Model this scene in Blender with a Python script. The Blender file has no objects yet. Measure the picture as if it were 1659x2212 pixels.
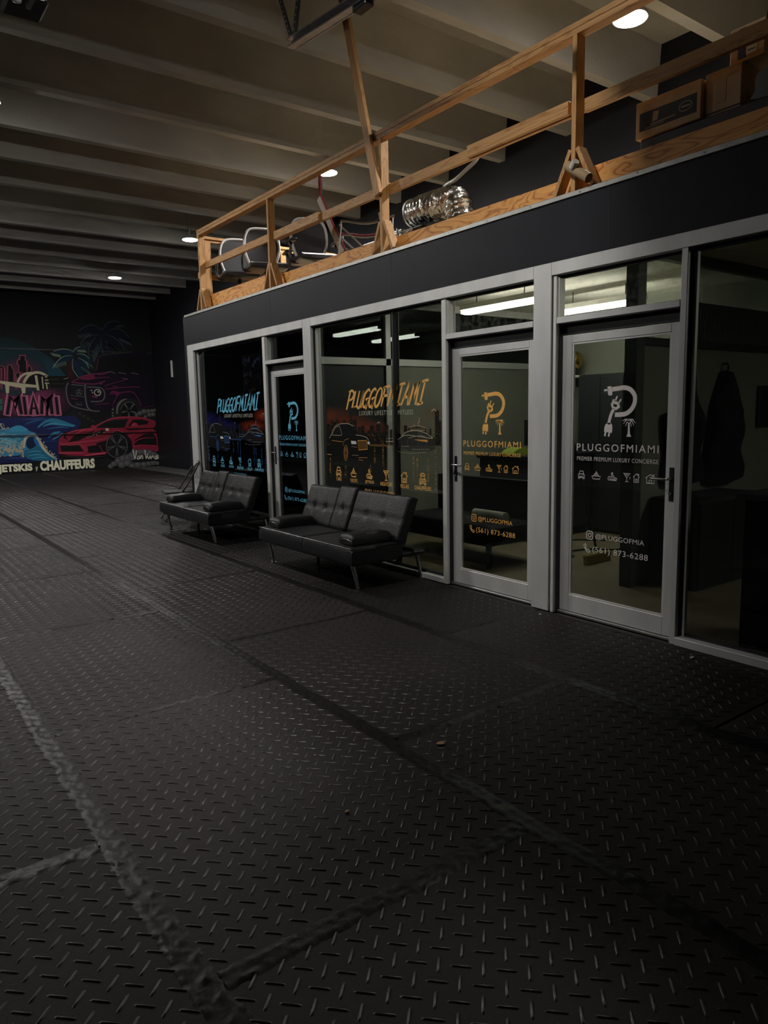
import bpy, math, random
import numpy as np
from mathutils import Vector, Matrix
from mathutils.geometry import tessellate_polygon
random.seed(7)
S = bpy.context.scene
COL = S.collection
# ------------------------------------------------------------------ camera
F_PX, YAW, PITCH, ROLL = 1561.889, 0.634242, -0.136355, -0.019932
CAM = np.array([-4.3, 0.0, 1.571])
def cam_axes():
    cy, sy = math.cos(YAW), math.sin(YAW)
    fwd = np.array([sy*math.cos(PITCH), cy*math.cos(PITCH), math.sin(PITCH)])
    right = np.array([cy, -sy, 0.0]); up = np.cross(right, fwd)
    c, s = math.cos(ROLL), math.sin(ROLL)
    return c*right + s*up, -s*right + c*up, fwd
AX = cam_axes()
cam = bpy.data.cameras.new('camera'); cob = bpy.data.objects.new('camera', cam); COL.objects.link(cob)
cam.sensor_fit = 'HORIZONTAL'; cam.sensor_width = 36.0; cam.lens = F_PX/1659*36.0
cam.clip_start = 0.05; cam.clip_end = 200
m = Matrix.Identity(4)
for i in range(3):
    m[i][0], m[i][1], m[i][2], m[i][3] = AX[0][i], AX[1][i], -AX[2][i], CAM[i]
cob.matrix_world = m
S.camera = cob
# survey helpers: sight lines of the photograph met with the real planes of the room
def _ray(px, py):
    a, b = (px-829.5)/F_PX, -(py-1106)/F_PX
    return a*AX[0] + b*AX[1] + AX[2]
def on_x(px, py, x):
    d = _ray(px, py); t = (x-CAM[0])/d[0]; p = CAM+t*d; return (p[1], p[2])
def on_y(px, py, y):
    d = _ray(px, py); t = (y-CAM[1])/d[1]; p = CAM+t*d; return (p[0], p[2])
# ------------------------------------------------------------------ world and exposure
W = bpy.data.worlds.new('night'); S.world = W; W.use_nodes = True
W.node_tree.nodes['Background'].inputs[0].default_value = (.6, .7, 1, 1)
W.node_tree.nodes['Background'].inputs[1].default_value = 0.0004
S.view_settings.view_transform = 'Standard'; S.view_settings.look = 'None'
S.view_settings.exposure = 0.0; S.view_settings.gamma = 1.0; S.view_settings.use_curve_mapping = False
S.cycles.use_denoising = True
S.cycles.max_bounces = 6; S.cycles.diffuse_bounces = 3; S.cycles.glossy_bounces = 3; S.cycles.transparent_max_bounces = 12
S.cycles.use_adaptive_sampling = True; S.cycles.adaptive_threshold = .07; S.cycles.adaptive_min_samples = 16
S.cycles.sample_clamp_indirect = 4.0
S.cycles.caustics_reflective = False; S.cycles.caustics_refractive = False
LAMP_STRENGTH = 465.0
TUBE_STRENGTH = 42.0
# ------------------------------------------------------------------ materials
def lin(c):
    return tuple(((v/255)/12.92 if v/255 <= .04045 else ((v/255+.055)/1.055)**2.4) for v in c)
def base_mat(name):
    mt = bpy.data.materials.new(name); mt.use_nodes = True
    nt = mt.node_tree; return mt, nt, nt.nodes['Principled BSDF']
def N(nt, t, **kw):
    n = nt.nodes.new(t)
    for k, v in kw.items():
        if k in n.inputs.keys() if hasattr(n.inputs, 'keys') else False: n.inputs[k].default_value = v
        else: setattr(n, k, v)
    return n
def plain(name, col, rough=.5, metal=0, spec=.5, var=.0, scale=8, bump=0, bscale=60, rvar=0, stretch=None, coat=0):
    """colour with noise variation, roughness variation and fine relief"""
    mt, nt, b = base_mat(name); L = nt.links
    c = tuple(col)+(1,)
    b.inputs['Base Color'].default_value = c; b.inputs['Roughness'].default_value = rough
    b.inputs['Metallic'].default_value = metal; b.inputs['Specular IOR Level'].default_value = spec
    if coat: b.inputs['Coat Weight'].default_value = coat; b.inputs['Coat Roughness'].default_value = .25
    tc = N(nt, 'ShaderNodeTexCoord'); src = tc.outputs['Object']
    if stretch:
        mp = N(nt, 'ShaderNodeMapping'); mp.inputs['Scale'].default_value = stretch
        L.new(src, mp.inputs[0]); src = mp.outputs[0]
    if var or rvar:
        n = N(nt, 'ShaderNodeTexNoise'); n.inputs['Scale'].default_value = scale; n.inputs['Detail'].default_value = 3
        L.new(src, n.inputs['Vector'])
        if var:
            r = N(nt, 'ShaderNodeValToRGB')
            r.color_ramp.elements[0].position = .3; r.color_ramp.elements[1].position = .72
            r.color_ramp.elements[0].color = tuple(v*(1-var) for v in col)+(1,)
            r.color_ramp.elements[1].color = tuple(min(1, v*(1+var)) for v in col)+(1,)
            L.new(n.outputs[0], r.inputs[0]); L.new(r.outputs[0], b.inputs['Base Color'])
        if rvar:
            mr = N(nt, 'ShaderNodeMapRange'); mr.inputs['To Min'].default_value = max(.02, rough-rvar); mr.inputs['To Max'].default_value = min(1, rough+rvar)
            L.new(n.outputs[0], mr.inputs[0]); L.new(mr.outputs[0], b.inputs['Roughness'])
    if bump:
        n2 = N(nt, 'ShaderNodeTexNoise'); n2.inputs['Scale'].default_value = bscale; n2.inputs['Detail'].default_value = 2
        L.new(src, n2.inputs['Vector'])
        bp = N(nt, 'ShaderNodeBump'); bp.inputs['Strength'].default_value = bump; bp.inputs['Distance'].default_value = .01
        L.new(n2.outputs[0], bp.inputs['Height']); L.new(bp.outputs[0], b.inputs['Normal'])
    return mt
def wood(name, c1, c2, c3, stretch, scale=3.0, dist=3.0, bands=5.0, rough=.6):
    """softwood or plywood: wavy grain rings stretched along the board"""
    mt, nt, b = base_mat(name); L = nt.links
    tc = N(nt, 'ShaderNodeTexCoord'); mp = N(nt, 'ShaderNodeMapping'); mp.inputs['Scale'].default_value = stretch
    oi = N(nt, 'ShaderNodeObjectInfo'); ad = N(nt, 'ShaderNodeVectorMath', operation='ADD')
    ml = N(nt, 'ShaderNodeVectorMath', operation='SCALE'); ml.inputs['Scale'].default_value = 1.0
    mu = N(nt, 'ShaderNodeMath', operation='MULTIPLY'); mu.inputs[1].default_value = 37.0
    L.new(oi.outputs['Random'], mu.inputs[0]); L.new(tc.outputs['Object'], mp.inputs[0])
    L.new(mp.outputs[0], ad.inputs[0]); L.new(mu.outputs[0], ad.inputs[1])
    n = N(nt, 'ShaderNodeTexNoise'); n.inputs['Scale'].default_value = scale; n.inputs['Detail'].default_value = 2; n.inputs['Distortion'].default_value = dist
    L.new(ad.outputs[0], n.inputs['Vector'])
    m1 = N(nt, 'ShaderNodeMath', operation='MULTIPLY'); m1.inputs[1].default_value = bands
    fr = N(nt, 'ShaderNodeMath', operation='PINGPONG'); fr.inputs[1].default_value = .5
    L.new(n.outputs[0], m1.inputs[0]); L.new(m1.outputs[0], fr.inputs[0])
    r = N(nt, 'ShaderNodeValToRGB'); e = r.color_ramp.elements
    e[0].position = .0; e[0].color = c3+(1,); e[1].position = .5; e[1].color = c1+(1,)
    x = e.new(.12); x.color = c2+(1,)
    L.new(fr.outputs[0], r.inputs[0])
    L.new(r.outputs[0], b.inputs['Base Color']); b.inputs['Roughness'].default_value = rough
    return mt
def emit(name, col, st):
    mt, nt, b = base_mat(name)
    b.inputs['Base Color'].default_value = (0.8, .8, .8, 1)
    b.inputs['Emission Color'].default_value = tuple(col)+(1,); b.inputs['Emission Strength'].default_value = st
    return mt
def glass(name, tint, rough=.0, dirt=0):
    mt, nt, b = base_mat(name); L = nt.links; nt.nodes.remove(b)
    out = nt.nodes['Material Output']
    tr = N(nt, 'ShaderNodeBsdfTransparent'); tr.inputs[0].default_value = tuple(tint)+(1,)
    gl = N(nt, 'ShaderNodeBsdfGlossy'); gl.inputs['Roughness'].default_value = rough; gl.inputs['Color'].default_value = (.9, .95, 1, 1)
    fr = N(nt, 'ShaderNodeFresnel'); ge = N(nt, 'ShaderNodeNewGeometry'); io = N(nt, 'ShaderNodeMath', operation='MULTIPLY_ADD')
    io.inputs[1].default_value = 1/1.45-1.45; io.inputs[2].default_value = 1.45     # same thin-pane reflectance from both faces
    L.new(ge.outputs['Backfacing'], io.inputs[0]); L.new(io.outputs[0], fr.inputs[0])
    mx = N(nt, 'ShaderNodeMixShader')
    L.new(fr.outputs[0], mx.inputs[0]); L.new(tr.outputs[0], mx.inputs[1]); L.new(gl.outputs[0], mx.inputs[2])
    res = mx.outputs[0]
    if dirt:
        tc = N(nt, 'ShaderNodeTexCoord'); n = N(nt, 'ShaderNodeTexNoise'); n.inputs['Scale'].default_value = 30; n.inputs['Detail'].default_value = 8
        L.new(tc.outputs['Object'], n.inputs['Vector'])
        mr = N(nt, 'ShaderNodeMapRange'); mr.inputs['From Min'].default_value = .45; mr.inputs['From Max'].default_value = .9; mr.inputs['To Max'].default_value = dirt
        L.new(n.outputs[0], mr.inputs[0])
        df = N(nt, 'ShaderNodeBsdfDiffuse'); df.inputs[0].default_value = (.6, .65, .6, 1)
        m2 = N(nt, 'ShaderNodeMixShader'); L.new(mr.outputs[0], m2.inputs[0]); L.new(res, m2.inputs[1]); L.new(df.outputs[0], m2.inputs[2]); res = m2.outputs[0]
    L.new(res, out.inputs[0]); return mt
def paint_attr(name, rough=.6, alpha=False, gain=1.0):
    """print or paint whose pigment colour is stored on the mesh"""
    mt, nt, b = base_mat(name); L = nt.links
    a = N(nt, 'ShaderNodeVertexColor', layer_name='pigment')
    L.new(a.outputs[0], b.inputs['Base Color']); b.inputs['Roughness'].default_value = rough
    b.inputs['Specular IOR Level'].default_value = .2
    if alpha: L.new(a.outputs[1], b.inputs['Alpha'])
    return mt
M = {}
M['rubber'] = plain('black_rubber', (.0185, .0172, .0168), .45, spec=.5, var=.35, scale=1.3, bump=.25, bscale=220, rvar=.10)
def rubber(name, col, rough):
    mt = plain(name, col, rough, spec=.2, var=.35, scale=1.3, bump=.25, bscale=220, rvar=.10); nt = mt.node_tree; b = nt.nodes['Principled BSDF']; L = nt.links
    src = b.inputs['Base Color'].links[0].from_socket; oi = N(nt, 'ShaderNodeObjectInfo'); mr = N(nt, 'ShaderNodeMapRange'); mr.inputs['To Min'].default_value = .6; mr.inputs['To Max'].default_value = 1.5
    sc_ = N(nt, 'ShaderNodeVectorMath', operation='SCALE'); L.new(oi.outputs['Random'], mr.inputs[0]); L.new(src, sc_.inputs[0]); L.new(mr.outputs[0], sc_.inputs['Scale']); L.new(sc_.outputs[0], b.inputs['Base Color'])
    return mt
M['rubber'] = rubber('black_rubber_mat', (.0138, .0112, .0114), .65)
M['rubber_tread'] = plain('black_rubber_tread', (.013, .0115, .0115), .33, spec=.36, var=.25, scale=2)
M['tape'] = plain('black_seam_tape', (.011, .0105, .0110), .36, spec=.08, var=.3, scale=20, bump=.1, bscale=60, rvar=.12)
M['slab'] = plain('grey_floor_slab', (.05, .05, .05), .8)
M['concrete'] = plain('ceiling_concrete', (.44, .435, .40), .85, var=.14, scale=2.2, bump=.25, bscale=40, stretch=(.5, 1, 1))
M['strip'] = plain('rib_soffit', (.36, .33, .27), .85, var=.25, scale=6)
M['wall_dark'] = plain('navy_black_wall_paint', (.0085, .0095, .014), .6, spec=.35, var=.15, scale=3, bump=.15, bscale=80)
M['wall_mural'] = plain('black_mural_ground', (.0075, .0085, .0105), .7, spec=.25, var=.2, scale=1.5, bump=.15, bscale=60)
M['fascia'] = plain('dark_slate_paint', (.0088, .0106, .0165), .5, spec=.22, var=.12, scale=2.5, bump=.05, bscale=150)
M['alu'] = plain('mill_aluminium', (.68, .685, .68), .45, metal=.3, var=.10, scale=5, rvar=.08, stretch=(1, 1, .3))
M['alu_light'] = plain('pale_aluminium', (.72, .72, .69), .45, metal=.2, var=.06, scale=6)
M['alu_dark'] = plain('dark_gasket', (.012, .013, .017), .5)  # dark tone shared by gaskets, stops, door heads and panel joints
M['galv'] = plain('galvanised_trim', (.42, .42, .40), .38, metal=.8, var=.12, scale=12)
M['steel'] = plain('galvanised_track', (.32, .32, .32), .32, metal=.95, var=.2, scale=10)
M['chrome'] = plain('chrome', (.75, .75, .76), .10, metal=1)
M['handle'] = plain('satin_steel', (.55, .53, .5), .22, metal=1)
M['leather'] = plain('black_faux_leather', (.008, .008, .0095), .40, spec=.34, bump=.35, bscale=70, rvar=.06)
M['piping'] = plain('black_piping', (.008, .008, .009), .3)
M['black'] = plain('black_plastic', (.009, .009, .010), .45)
M['blackmetal'] = plain('black_steel', (.008, .008, .009), .4, spec=.5)
M['mesh'] = plain('grey_chair_mesh', (.055, .055, .06), .8, bump=.6, bscale=300)
M['white'] = plain('white_plastic', (.62, .62, .61), .4)
M['red'] = plain('red_fabric', (.22, .012, .03), .7)
M['sand'] = plain('sand_grey_fabric', (.40, .37, .33), .85, bump=.4, bscale=200)
M['foil'] = plain('foil_duct', (.62, .60, .56), .22, metal=1, bump=.5, bscale=40, var=.1)
M['pvc'] = plain('pale_pipe', (.30, .29, .26), .5)
M['card'] = plain('cardboard', (.44, .30, .165), .8, var=.12, scale=6)
M['card_dark'] = plain('cardboard_print', (.018, .02, .026), .7)
M['card_tan'] = plain('tan_paper', (.38, .27, .15), .8)
M['navy'] = plain('navy_print', (.02, .025, .11), .6)
M['cream'] = plain('cream_print', (.5, .48, .40), .6)
M['greybag'] = plain('grey_cloth', (.16, .18, .18), .8)
M['pine_y'] = wood('pine_board_along', lin((196, 150, 96)), lin((187, 139, 84)), lin((156, 108, 62)), (7, .9, 9), 1.6, 1.2, 5)
M['pine_z'] = wood('pine_post', lin((196, 150, 96)), lin((187, 139, 84)), lin((156, 108, 62)), (9, 9, .9), 1.6, 1.2, 5)
M['pine_x'] = wood('pine_board_across', lin((196, 150, 96)), lin((187, 139, 84)), lin((156, 108, 62)), (.9, 9, 9), 1.6, 1.2, 5)
M['ply'] = wood('plywood_face', lin((240, 176, 100)), lin((222, 152, 78)), lin((168, 102, 48)), (3, 1.3, 6.5), 1.0, .8, 11)
M['deck'] = plain('plywood_deck', lin((168, 152, 126)), .7, var=.15, scale=3)
M['tint'] = glass('tinted_glass', (.56, .585, .56))
M['dark_tint'] = glass('dark_tinted_glass', (.44, .455, .44))
M['clear'] = glass('clear_glass', (.96, .98, .96), dirt=.07)
M['room_wall'] = plain('grey_green_room_wall', (.24, .25, .20), .8, var=.08, scale=3)
M['room_dark'] = plain('dark_room_panel', (.02, .022, .024), .55)
M['room_ceiling'] = plain('office_ceiling', (.80, .77, .66), .9, var=.15, scale=5, stretch=(1, .25, 1))
M['room_floor'] = plain('tan_office_floor', (.20, .16, .095), .7, var=.2, scale=3)
M['green_jamb'] = plain('green_grey_jamb', (.05, .058, .046), .5)
M['fixture'] = plain('enamelled_fixture', (.72, .70, .60), .5)
M['tube'] = emit('lit_tube', (1, .97, .86), TUBE_STRENGTH)
M['tube_fill'] = emit('fill_tube', (1, .97, .86), TUBE_STRENGTH*2.2)  # stronger glow for the added, unseen strip in the near office
M['lamp'] = emit('lamp_diffuser', (1, .965, .91), LAMP_STRENGTH)
M['lamp_body'] = plain('lamp_housing', (.45, .44, .42), .4)
M['gold'] = plain('gold_globe', (.6, .42, .12), .18, metal=1)
M['coat'] = plain('dark_coat_cloth', (.008, .0085, .009), .9)
M['lime'] = plain('lime_cloth', (.30, .36, .04), .7)
M['straw'] = plain('broom_straw', (.35, .24, .08), .9)
M['mural'] = paint_attr('mural_paint', .65)
M['print'] = paint_attr('window_film_print', .45, True)
M['blue'] = plain('sky_blue_vinyl', lin((110, 196, 232)), .45)
M['orange'] = plain('amber_vinyl', lin((255, 192, 100)), .45)
M['whitev'] = plain('white_vinyl', lin((232, 224, 222)), .45)
M['paper'] = plain('white_scrap', (.6, .58, .54), .7)
M['leaf'] = plain('dry_leaf', (.32, .20, .09), .8)
M['poster'] = paint_attr('poster_print', .3)
# ------------------------------------------------------------------ mesh building
class MB:
    def __init__(s): s.v = []; s.f = []; s.c = []
    def add(s, vs, fs, col=None):
        o = len(s.v); s.v += [tuple(p) for p in vs]; s.f += [tuple(o+i for i in f) for f in fs]
        if col is not None:
            s.c += (list(col) if isinstance(col, list) else [col]*len(vs))
        return s
    def box(s, x0, x1, y0, y1, z0, z1):
        x0, x1 = min(x0, x1), max(x0, x1); y0, y1 = min(y0, y1), max(y0, y1); z0, z1 = min(z0, z1), max(z0, z1)
        return s.add([(x0,y0,z0),(x1,y0,z0),(x1,y1,z0),(x0,y1,z0),(x0,y0,z1),(x1,y0,z1),(x1,y1,z1),(x0,y1,z1)],
                     [(0,3,2,1),(4,5,6,7),(0,1,5,4),(1,2,6,5),(2,3,7,6),(3,0,4,7)])
    def cbox(s, x0, x1, y0, y1, z0, z1, c=.004):
        """box with chamfered edges"""
        x0, x1 = min(x0, x1), max(x0, x1); y0, y1 = min(y0, y1), max(y0, y1); z0, z1 = min(z0, z1), max(z0, z1)
        c = min(c, (x1-x0)/3, (y1-y0)/3, (z1-z0)/3); X = (x0, x1); Y = (y0, y1); Z = (z0, z1); vs = []; ix = {}
        for i in (0, 1):
            for j in (0, 1):
                for k in (0, 1):
                    a, b, d = (1-2*i)*c, (1-2*j)*c, (1-2*k)*c
                    for ax, p in ((0, (X[i], Y[j]+b, Z[k]+d)), (1, (X[i]+a, Y[j], Z[k]+d)), (2, (X[i]+a, Y[j]+b, Z[k]))):
                        ix[(i, j, k, ax)] = len(vs); vs.append(p)
        g = lambda i, j, k, ax: ix[(i, j, k, ax)]
        fs = []
        for q in (0, 1):
            fs.append((g(q,0,0,0), g(q,1,0,0), g(q,1,1,0), g(q,0,1,0)))
            fs.append((g(0,q,0,1), g(1,q,0,1), g(1,q,1,1), g(0,q,1,1)))
            fs.append((g(0,0,q,2), g(1,0,q,2), g(1,1,q,2), g(0,1,q,2)))
        for a in (0, 1):
            for b in (0, 1):
                fs.append((g(0,a,b,1), g(1,a,b,1), g(1,a,b,2), g(0,a,b,2)))
                fs.append((g(a,0,b,0), g(a,1,b,0), g(a,1,b,2), g(a,0,b,2)))
                fs.append((g(a,b,0,0), g(a,b,1,0), g(a,b,1,1), g(a,b,0,1)))
        for i in (0, 1):
            for j in (0, 1):
                for k in (0, 1): fs.append((g(i,j,k,0), g(i,j,k,1), g(i,j,k,2)))
        return s.add(vs, fs)
    def bar(s, a, b, w, h, up=(0, 0, 1)):
        """rectangular bar from a to b, w across, h along up"""
        a, b = Vector(a), Vector(b); d = (b-a).normalized(); u = Vector(up); r = d.cross(u).normalized(); u = r.cross(d)
        vs = []
        for p in (a, b):
            for i, j in ((-1,-1),(1,-1),(1,1),(-1,1)): vs.append(p+r*(i*w/2)+u*(j*h/2))
        return s.add(vs, [(0,1,2,3),(7,6,5,4),(0,4,5,1),(1,5,6,2),(2,6,7,3),(3,7,4,0)])
    def tube(s, pts, r, n=10, closed=False):
        P = [Vector(p) for p in pts]; k = len(P); R = r if isinstance(r, (list, tuple)) else [r]*k
        vs = []; nrm = None
        for i in range(k):
            if closed: t = (P[(i+1) % k]-P[i-1]).normalized()
            else: t = (P[min(i+1, k-1)]-P[max(i-1, 0)]).normalized()
            if nrm is None:
                nrm = t.orthogonal().normalized()
            nrm = (nrm - t*nrm.dot(t)).normalized(); bn = t.cross(nrm)
            for j in range(n):
                a = 2*math.pi*j/n; vs.append(P[i]+(nrm*math.cos(a)+bn*math.sin(a))*R[i])
        fs = []
        for i in range(k if closed else k-1):
            for j in range(n):
                a, b = i*n+j, i*n+(j+1) % n; i2 = (i+1) % k
                fs.append((a, b, i2*n+(j+1) % n, i2*n+j))
        if not closed: fs += [tuple(range(n))[::-1], tuple(range((k-1)*n, k*n))]
        return s.add(vs, fs)
    def lathe(s, prof, c=(0, 0, 0), n=24):
        vs = []; fs = []
        for r, z in prof:
            for j in range(n):
                a = 2*math.pi*j/n; vs.append((c[0]+r*math.cos(a), c[1]+r*math.sin(a), c[2]+z))
        for i in range(len(prof)-1):
            for j in range(n): fs.append((i*n+j, i*n+(j+1) % n, (i+1)*n+(j+1) % n, (i+1)*n+j))
        fs += [tuple(range(n))[::-1], tuple(range((len(prof)-1)*n, len(prof)*n))]
        return s.add(vs, fs)
    def prism(s, poly, a, b, plane='xz'):
        """polygon in a plane extruded along the third axis from a to b"""
        k = len(poly); to = {'xz': lambda p, d: (p[0], d, p[1]), 'yz': lambda p, d: (d, p[0], p[1]), 'xy': lambda p, d: (p[0], p[1], d)}[plane]
        vs = [to(p, a) for p in poly]+[to(p, b) for p in poly]
        fs = [(i, (i+1) % k, k+(i+1) % k, k+i) for i in range(k)]
        for t in tessellate_polygon([[Vector((p[0], p[1], 0)) for p in poly]]):
            fs.append(tuple(t)); fs.append(tuple(k+i for i in reversed(t)))
        return s.add(vs, fs)
    def flat(s, poly, to, col=None, cols=None):
        tris = tessellate_polygon([[Vector((p[0], p[1], 0)) for p in poly]])
        return s.add([to(p) for p in poly], [tuple(t) for t in tris], cols if cols is not None else col)
    def ribbon(s, pts, w, to, col=None, closed=False, taper=None):
        P = [np.array(p, float) for p in pts]; k = len(P); vs = []; fs = []
        for i in range(k):
            if closed: t = P[(i+1) % k]-P[i-1]
            else: t = P[min(i+1, k-1)]-P[max(i-1, 0)]
            t = t/(np.hypot(*t)+1e-9); nn = np.array([-t[1], t[0]])
            ww = w*(taper[i] if taper else 1)
            mit = 1.0
            if 0 < i < k-1 or closed:
                d1 = P[i]-P[i-1]; d1 = d1/(np.hypot(*d1)+1e-9); mit = min(1.8, 1/max(.45, abs(d1@t)))
            vs += [to(P[i]+nn*ww*mit/2), to(P[i]-nn*ww*mit/2)]
        for i in range(k if closed else k-1):
            j = (i+1) % k; fs.append((2*i, 2*i+1, 2*j+1, 2*j))
        return s.add(vs, fs, col)
    def disc(s, c, rx, ry, to, col=None, n=20, a0=0, a1=2*math.pi, colc=None):
        vs = [to(c)]+[to((c[0]+rx*math.cos(a0+(a1-a0)*i/n), c[1]+ry*math.sin(a0+(a1-a0)*i/n))) for i in range(n+1)]
        cc = None if col is None else [colc or col]+[col]*(n+1)
        return s.add(vs, [(0, i+1, i+2) for i in range(n)], cc)
    def build(s, name, mat, parent=None, smooth=False, loc=None):
        me = bpy.data.meshes.new(name); me.from_pydata([tuple(float(q) for q in p) for p in s.v], [], s.f)
        if s.c:
            at = me.color_attributes.new('pigment', 'FLOAT_COLOR', 'POINT')
            buf = np.ones((len(s.v), 4), np.float32)
            for i, c in enumerate(s.c): buf[i, :len(c)] = c
            at.data.foreach_set('color', buf.ravel())
        return link(name, me, mat, parent, smooth, loc)
def link(name, me, mat, parent=None, smooth=False, loc=None):
    if mat is not None and not me.materials: me.materials.append(M[mat] if isinstance(mat, str) else mat)
    if smooth is not False:
        me.shade_smooth()
        if smooth is not True: me.set_sharp_from_angle(angle=math.radians(smooth))
    me.validate(); me.update()
    o = bpy.data.objects.new(name, me); COL.objects.link(o)
    if parent is not None: o.parent = parent
    if loc is not None: o.location = loc
    return o
def copy_of(o, parent=None, loc=None):
    c = o.copy(); COL.objects.link(c); c.parent = parent
    if loc is not None: c.location = loc
    return c
def copy_tree(o, parent=None):
    c = copy_of(o, parent)
    for ch in list(o.children): copy_tree(ch, c)
    return c
def tag(o, label=None, cat=None, group=None, kind=None):
    if label: o['label'] = label
    if cat: o['category'] = cat
    if group: o['group'] = group
    if kind: o['kind'] = kind
    return o
def struct(o, label=None): return tag(o, label=label, kind='structure')
def thing(name, label, cat, loc=(0, 0, 0), rz=0, group=None):
    o = bpy.data.objects.new(name, None); COL.objects.link(o); o.location = loc; o.rotation_euler = (0, 0, rz); o.empty_display_size = .1
    return tag(o, label, cat, group)
def smoothpts(pts, n=5, closed=False):
    """Catmull-Rom through the points"""
    P = [np.array(p, float) for p in pts]; k = len(P); out = []
    for i in range(k if closed else k-1):
        p0 = P[i-1] if (closed or i > 0) else P[0]; p1 = P[i]; p2 = P[(i+1) % k]; p3 = P[(i+2) % k] if (closed or i+2 < k) else P[-1]
        for j in range(n):
            t = j/n
            out.append(.5*((2*p1)+(-p0+p2)*t+(2*p0-5*p1+4*p2-p3)*t*t+(-p0+3*p1-3*p2+p3)*t**3))
    if not closed: out.append(P[-1])
    return out
_txt = {}
def text_tris(body, bold=0.0, space=1.0):
    k = (body, bold, space)
    if k not in _txt:
        cu = bpy.data.curves.new('t', 'FONT'); cu.body = body; cu.size = 1; cu.offset = bold; cu.space_character = space; cu.resolution_u = 3
        ob = bpy.data.objects.new('t', cu); me = ob.to_mesh()
        v = np.array([p.co[:2] for p in me.vertices]); f = [tuple(p.vertices) for p in me.polygons]
        ob.to_mesh_clear(); bpy.data.objects.remove(ob); bpy.data.curves.remove(cu)
        _txt[k] = (v, f, v.min(0), v.max(0))
    return _txt[k]
def text_into(mb, body, a, b, v0, v1, to, col=None, bold=0.0, space=1.0):
    """lettering fitted between a and b along the reading direction, v0 to v1 in height"""
    v, f, lo, hi = text_tris(body, bold, space)
    q = (v-lo)/(hi-lo)
    mb.add([to((a+(b-a)*p[0], v0+(v1-v0)*p[1])) for p in q], f, col)
# ------------------------------------------------------------------ the hall: floor, walls, ceiling
YB, XR, XL, YF = 23.5, 3.85, -13.0, -1.6      # mural wall, right wall, left wall, street wall
ZC = 5.8
floor = struct(MB().box(XL, XR, YF, YB, -.16, -.012).build('floor', 'slab'), 'dark warehouse floor covered with black tread-plate rubber mats')
wb = struct(MB().box(XL, XR+.2, YB, YB+.2, -.16, ZC).build('wall_back', 'wall_mural'), 'black back wall carrying the painted mural')
for z in (3.62,):
    MB().box(XL, XR, YB-.006, YB+.01, z-.012, z+.012).build('panel_joint', 'alu_dark', wb)
MB().tube([(XL, YB-.075, 1.2), (XR-.03, YB-.075, 1.1)], .014, 8).build('conduit', 'black', wb)
struct(MB().box(XR, XR+.2, YF, YB, -.16, ZC).build('wall_right', 'wall_dark'), 'dark navy side wall behind the loft')
struct(MB().box(XL-.2, XL, YF, YB+.2, -.16, ZC).build('wall_left', 'wall_dark'), 'dark side wall of the hall')
wf = MB(); wf.box(XL-.2, -4.9, YF-.2, YF, -.16, ZC); wf.box(-.85, XR+.2, YF-.2, YF, -.16, ZC); wf.box(-4.9, -.85, YF-.2, YF, 4.3, ZC)
struct(wf.build('wall_front', 'wall_dark'), 'dark street-side wall with the roller door opening')
ceil = struct(MB().box(XL, XR+.2, YF, YB+.2, ZC, ZC+.2).build('ceiling', 'concrete'), 'concrete ceiling of deep parallel ribs')
rib = MB()
prof = [(-.062, 5.2), (.062, 5.2), (.10, ZC), (-.10, ZC)]
rib.prism(prof, XL, XR, 'yz')
rib0 = None
for k in range(-4, 16):
    y = 4.24+1.244*k
    if rib0 is None: rib0 = rib.build('rib', 'concrete', ceil, loc=(0, y, 0))
    else: copy_of(rib0, ceil, (0, y, 0))
# --- rubber mats with raised tread bars
PITCH_T, BAR_L, BAR_W, BAR_H = .064, .066, .010, .0032
R2 = math.sqrt(.5)
def tread_mesh(w, h):
    mb = MB(); n = int((w+h)/PITCH_T)+2
    for i in range(-n, n):
        for j in range(-n, n):
            cx, cy = (i+j)*R2*PITCH_T+.02, (j-i)*R2*PITCH_T+.02
            d = (R2, R2) if (i+j) % 2 == 0 else (R2, -R2)
            ex, ey = d[0]*BAR_L/2, d[1]*BAR_L/2
            if not (.012 < cx-abs(ex) and cx+abs(ex) < w-.012 and .012 < cy-abs(ey) and cy+abs(ey) < h-.012): continue
            nx, ny = -d[1], d[0]; vs = []
            for a, b, z in ((-1, 0, 0), (-.8, 1, 0), (.8, 1, 0), (1, 0, 0), (.8, -1, 0), (-.8, -1, 0)):
                vs.append((cx+ex*a+nx*b*BAR_W/2, cy+ey*a+ny*b*BAR_W/2, z))
            for a, b in ((-.78, 0), (-.7, .42), (.7, .42), (.78, 0), (.7, -.42), (-.7, -.42)):
                vs.append((cx+ex*a+nx*b*BAR_W/2, cy+ey*a+ny*b*BAR_W/2, BAR_H))
            mb.add(vs, [(q, (q+1) % 6, 6+(q+1) % 6, 6+q) for q in range(6)]+[(6, 7, 8, 9, 10, 11)])
    return mb
_mat = {}
def lay_mat(x0, x1, y0, y1):
    w, h = round(x1-x0-.012, 3), round(y1-y0-.012, 3)
    if w < .1 or h < .1: return
    if (w, h) not in _mat:
        b = MB().cbox(0, w, 0, h, -.012, 0, .003); bo = b.build('mat', 'rubber', floor, loc=(x0+.006, y0+.006, 0))
        t = tag(tread_mesh(w, h).build('tread', 'rubber_tread', bo, smooth=True), kind='stuff')
        _mat[(w, h)] = bo; return
    bo = _mat[(w, h)]; c = copy_of(bo, floor, (x0+.006, y0+.006, 0)); copy_of(bo.children[0], c)
MW, MH = 1.31, 1.99
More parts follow.
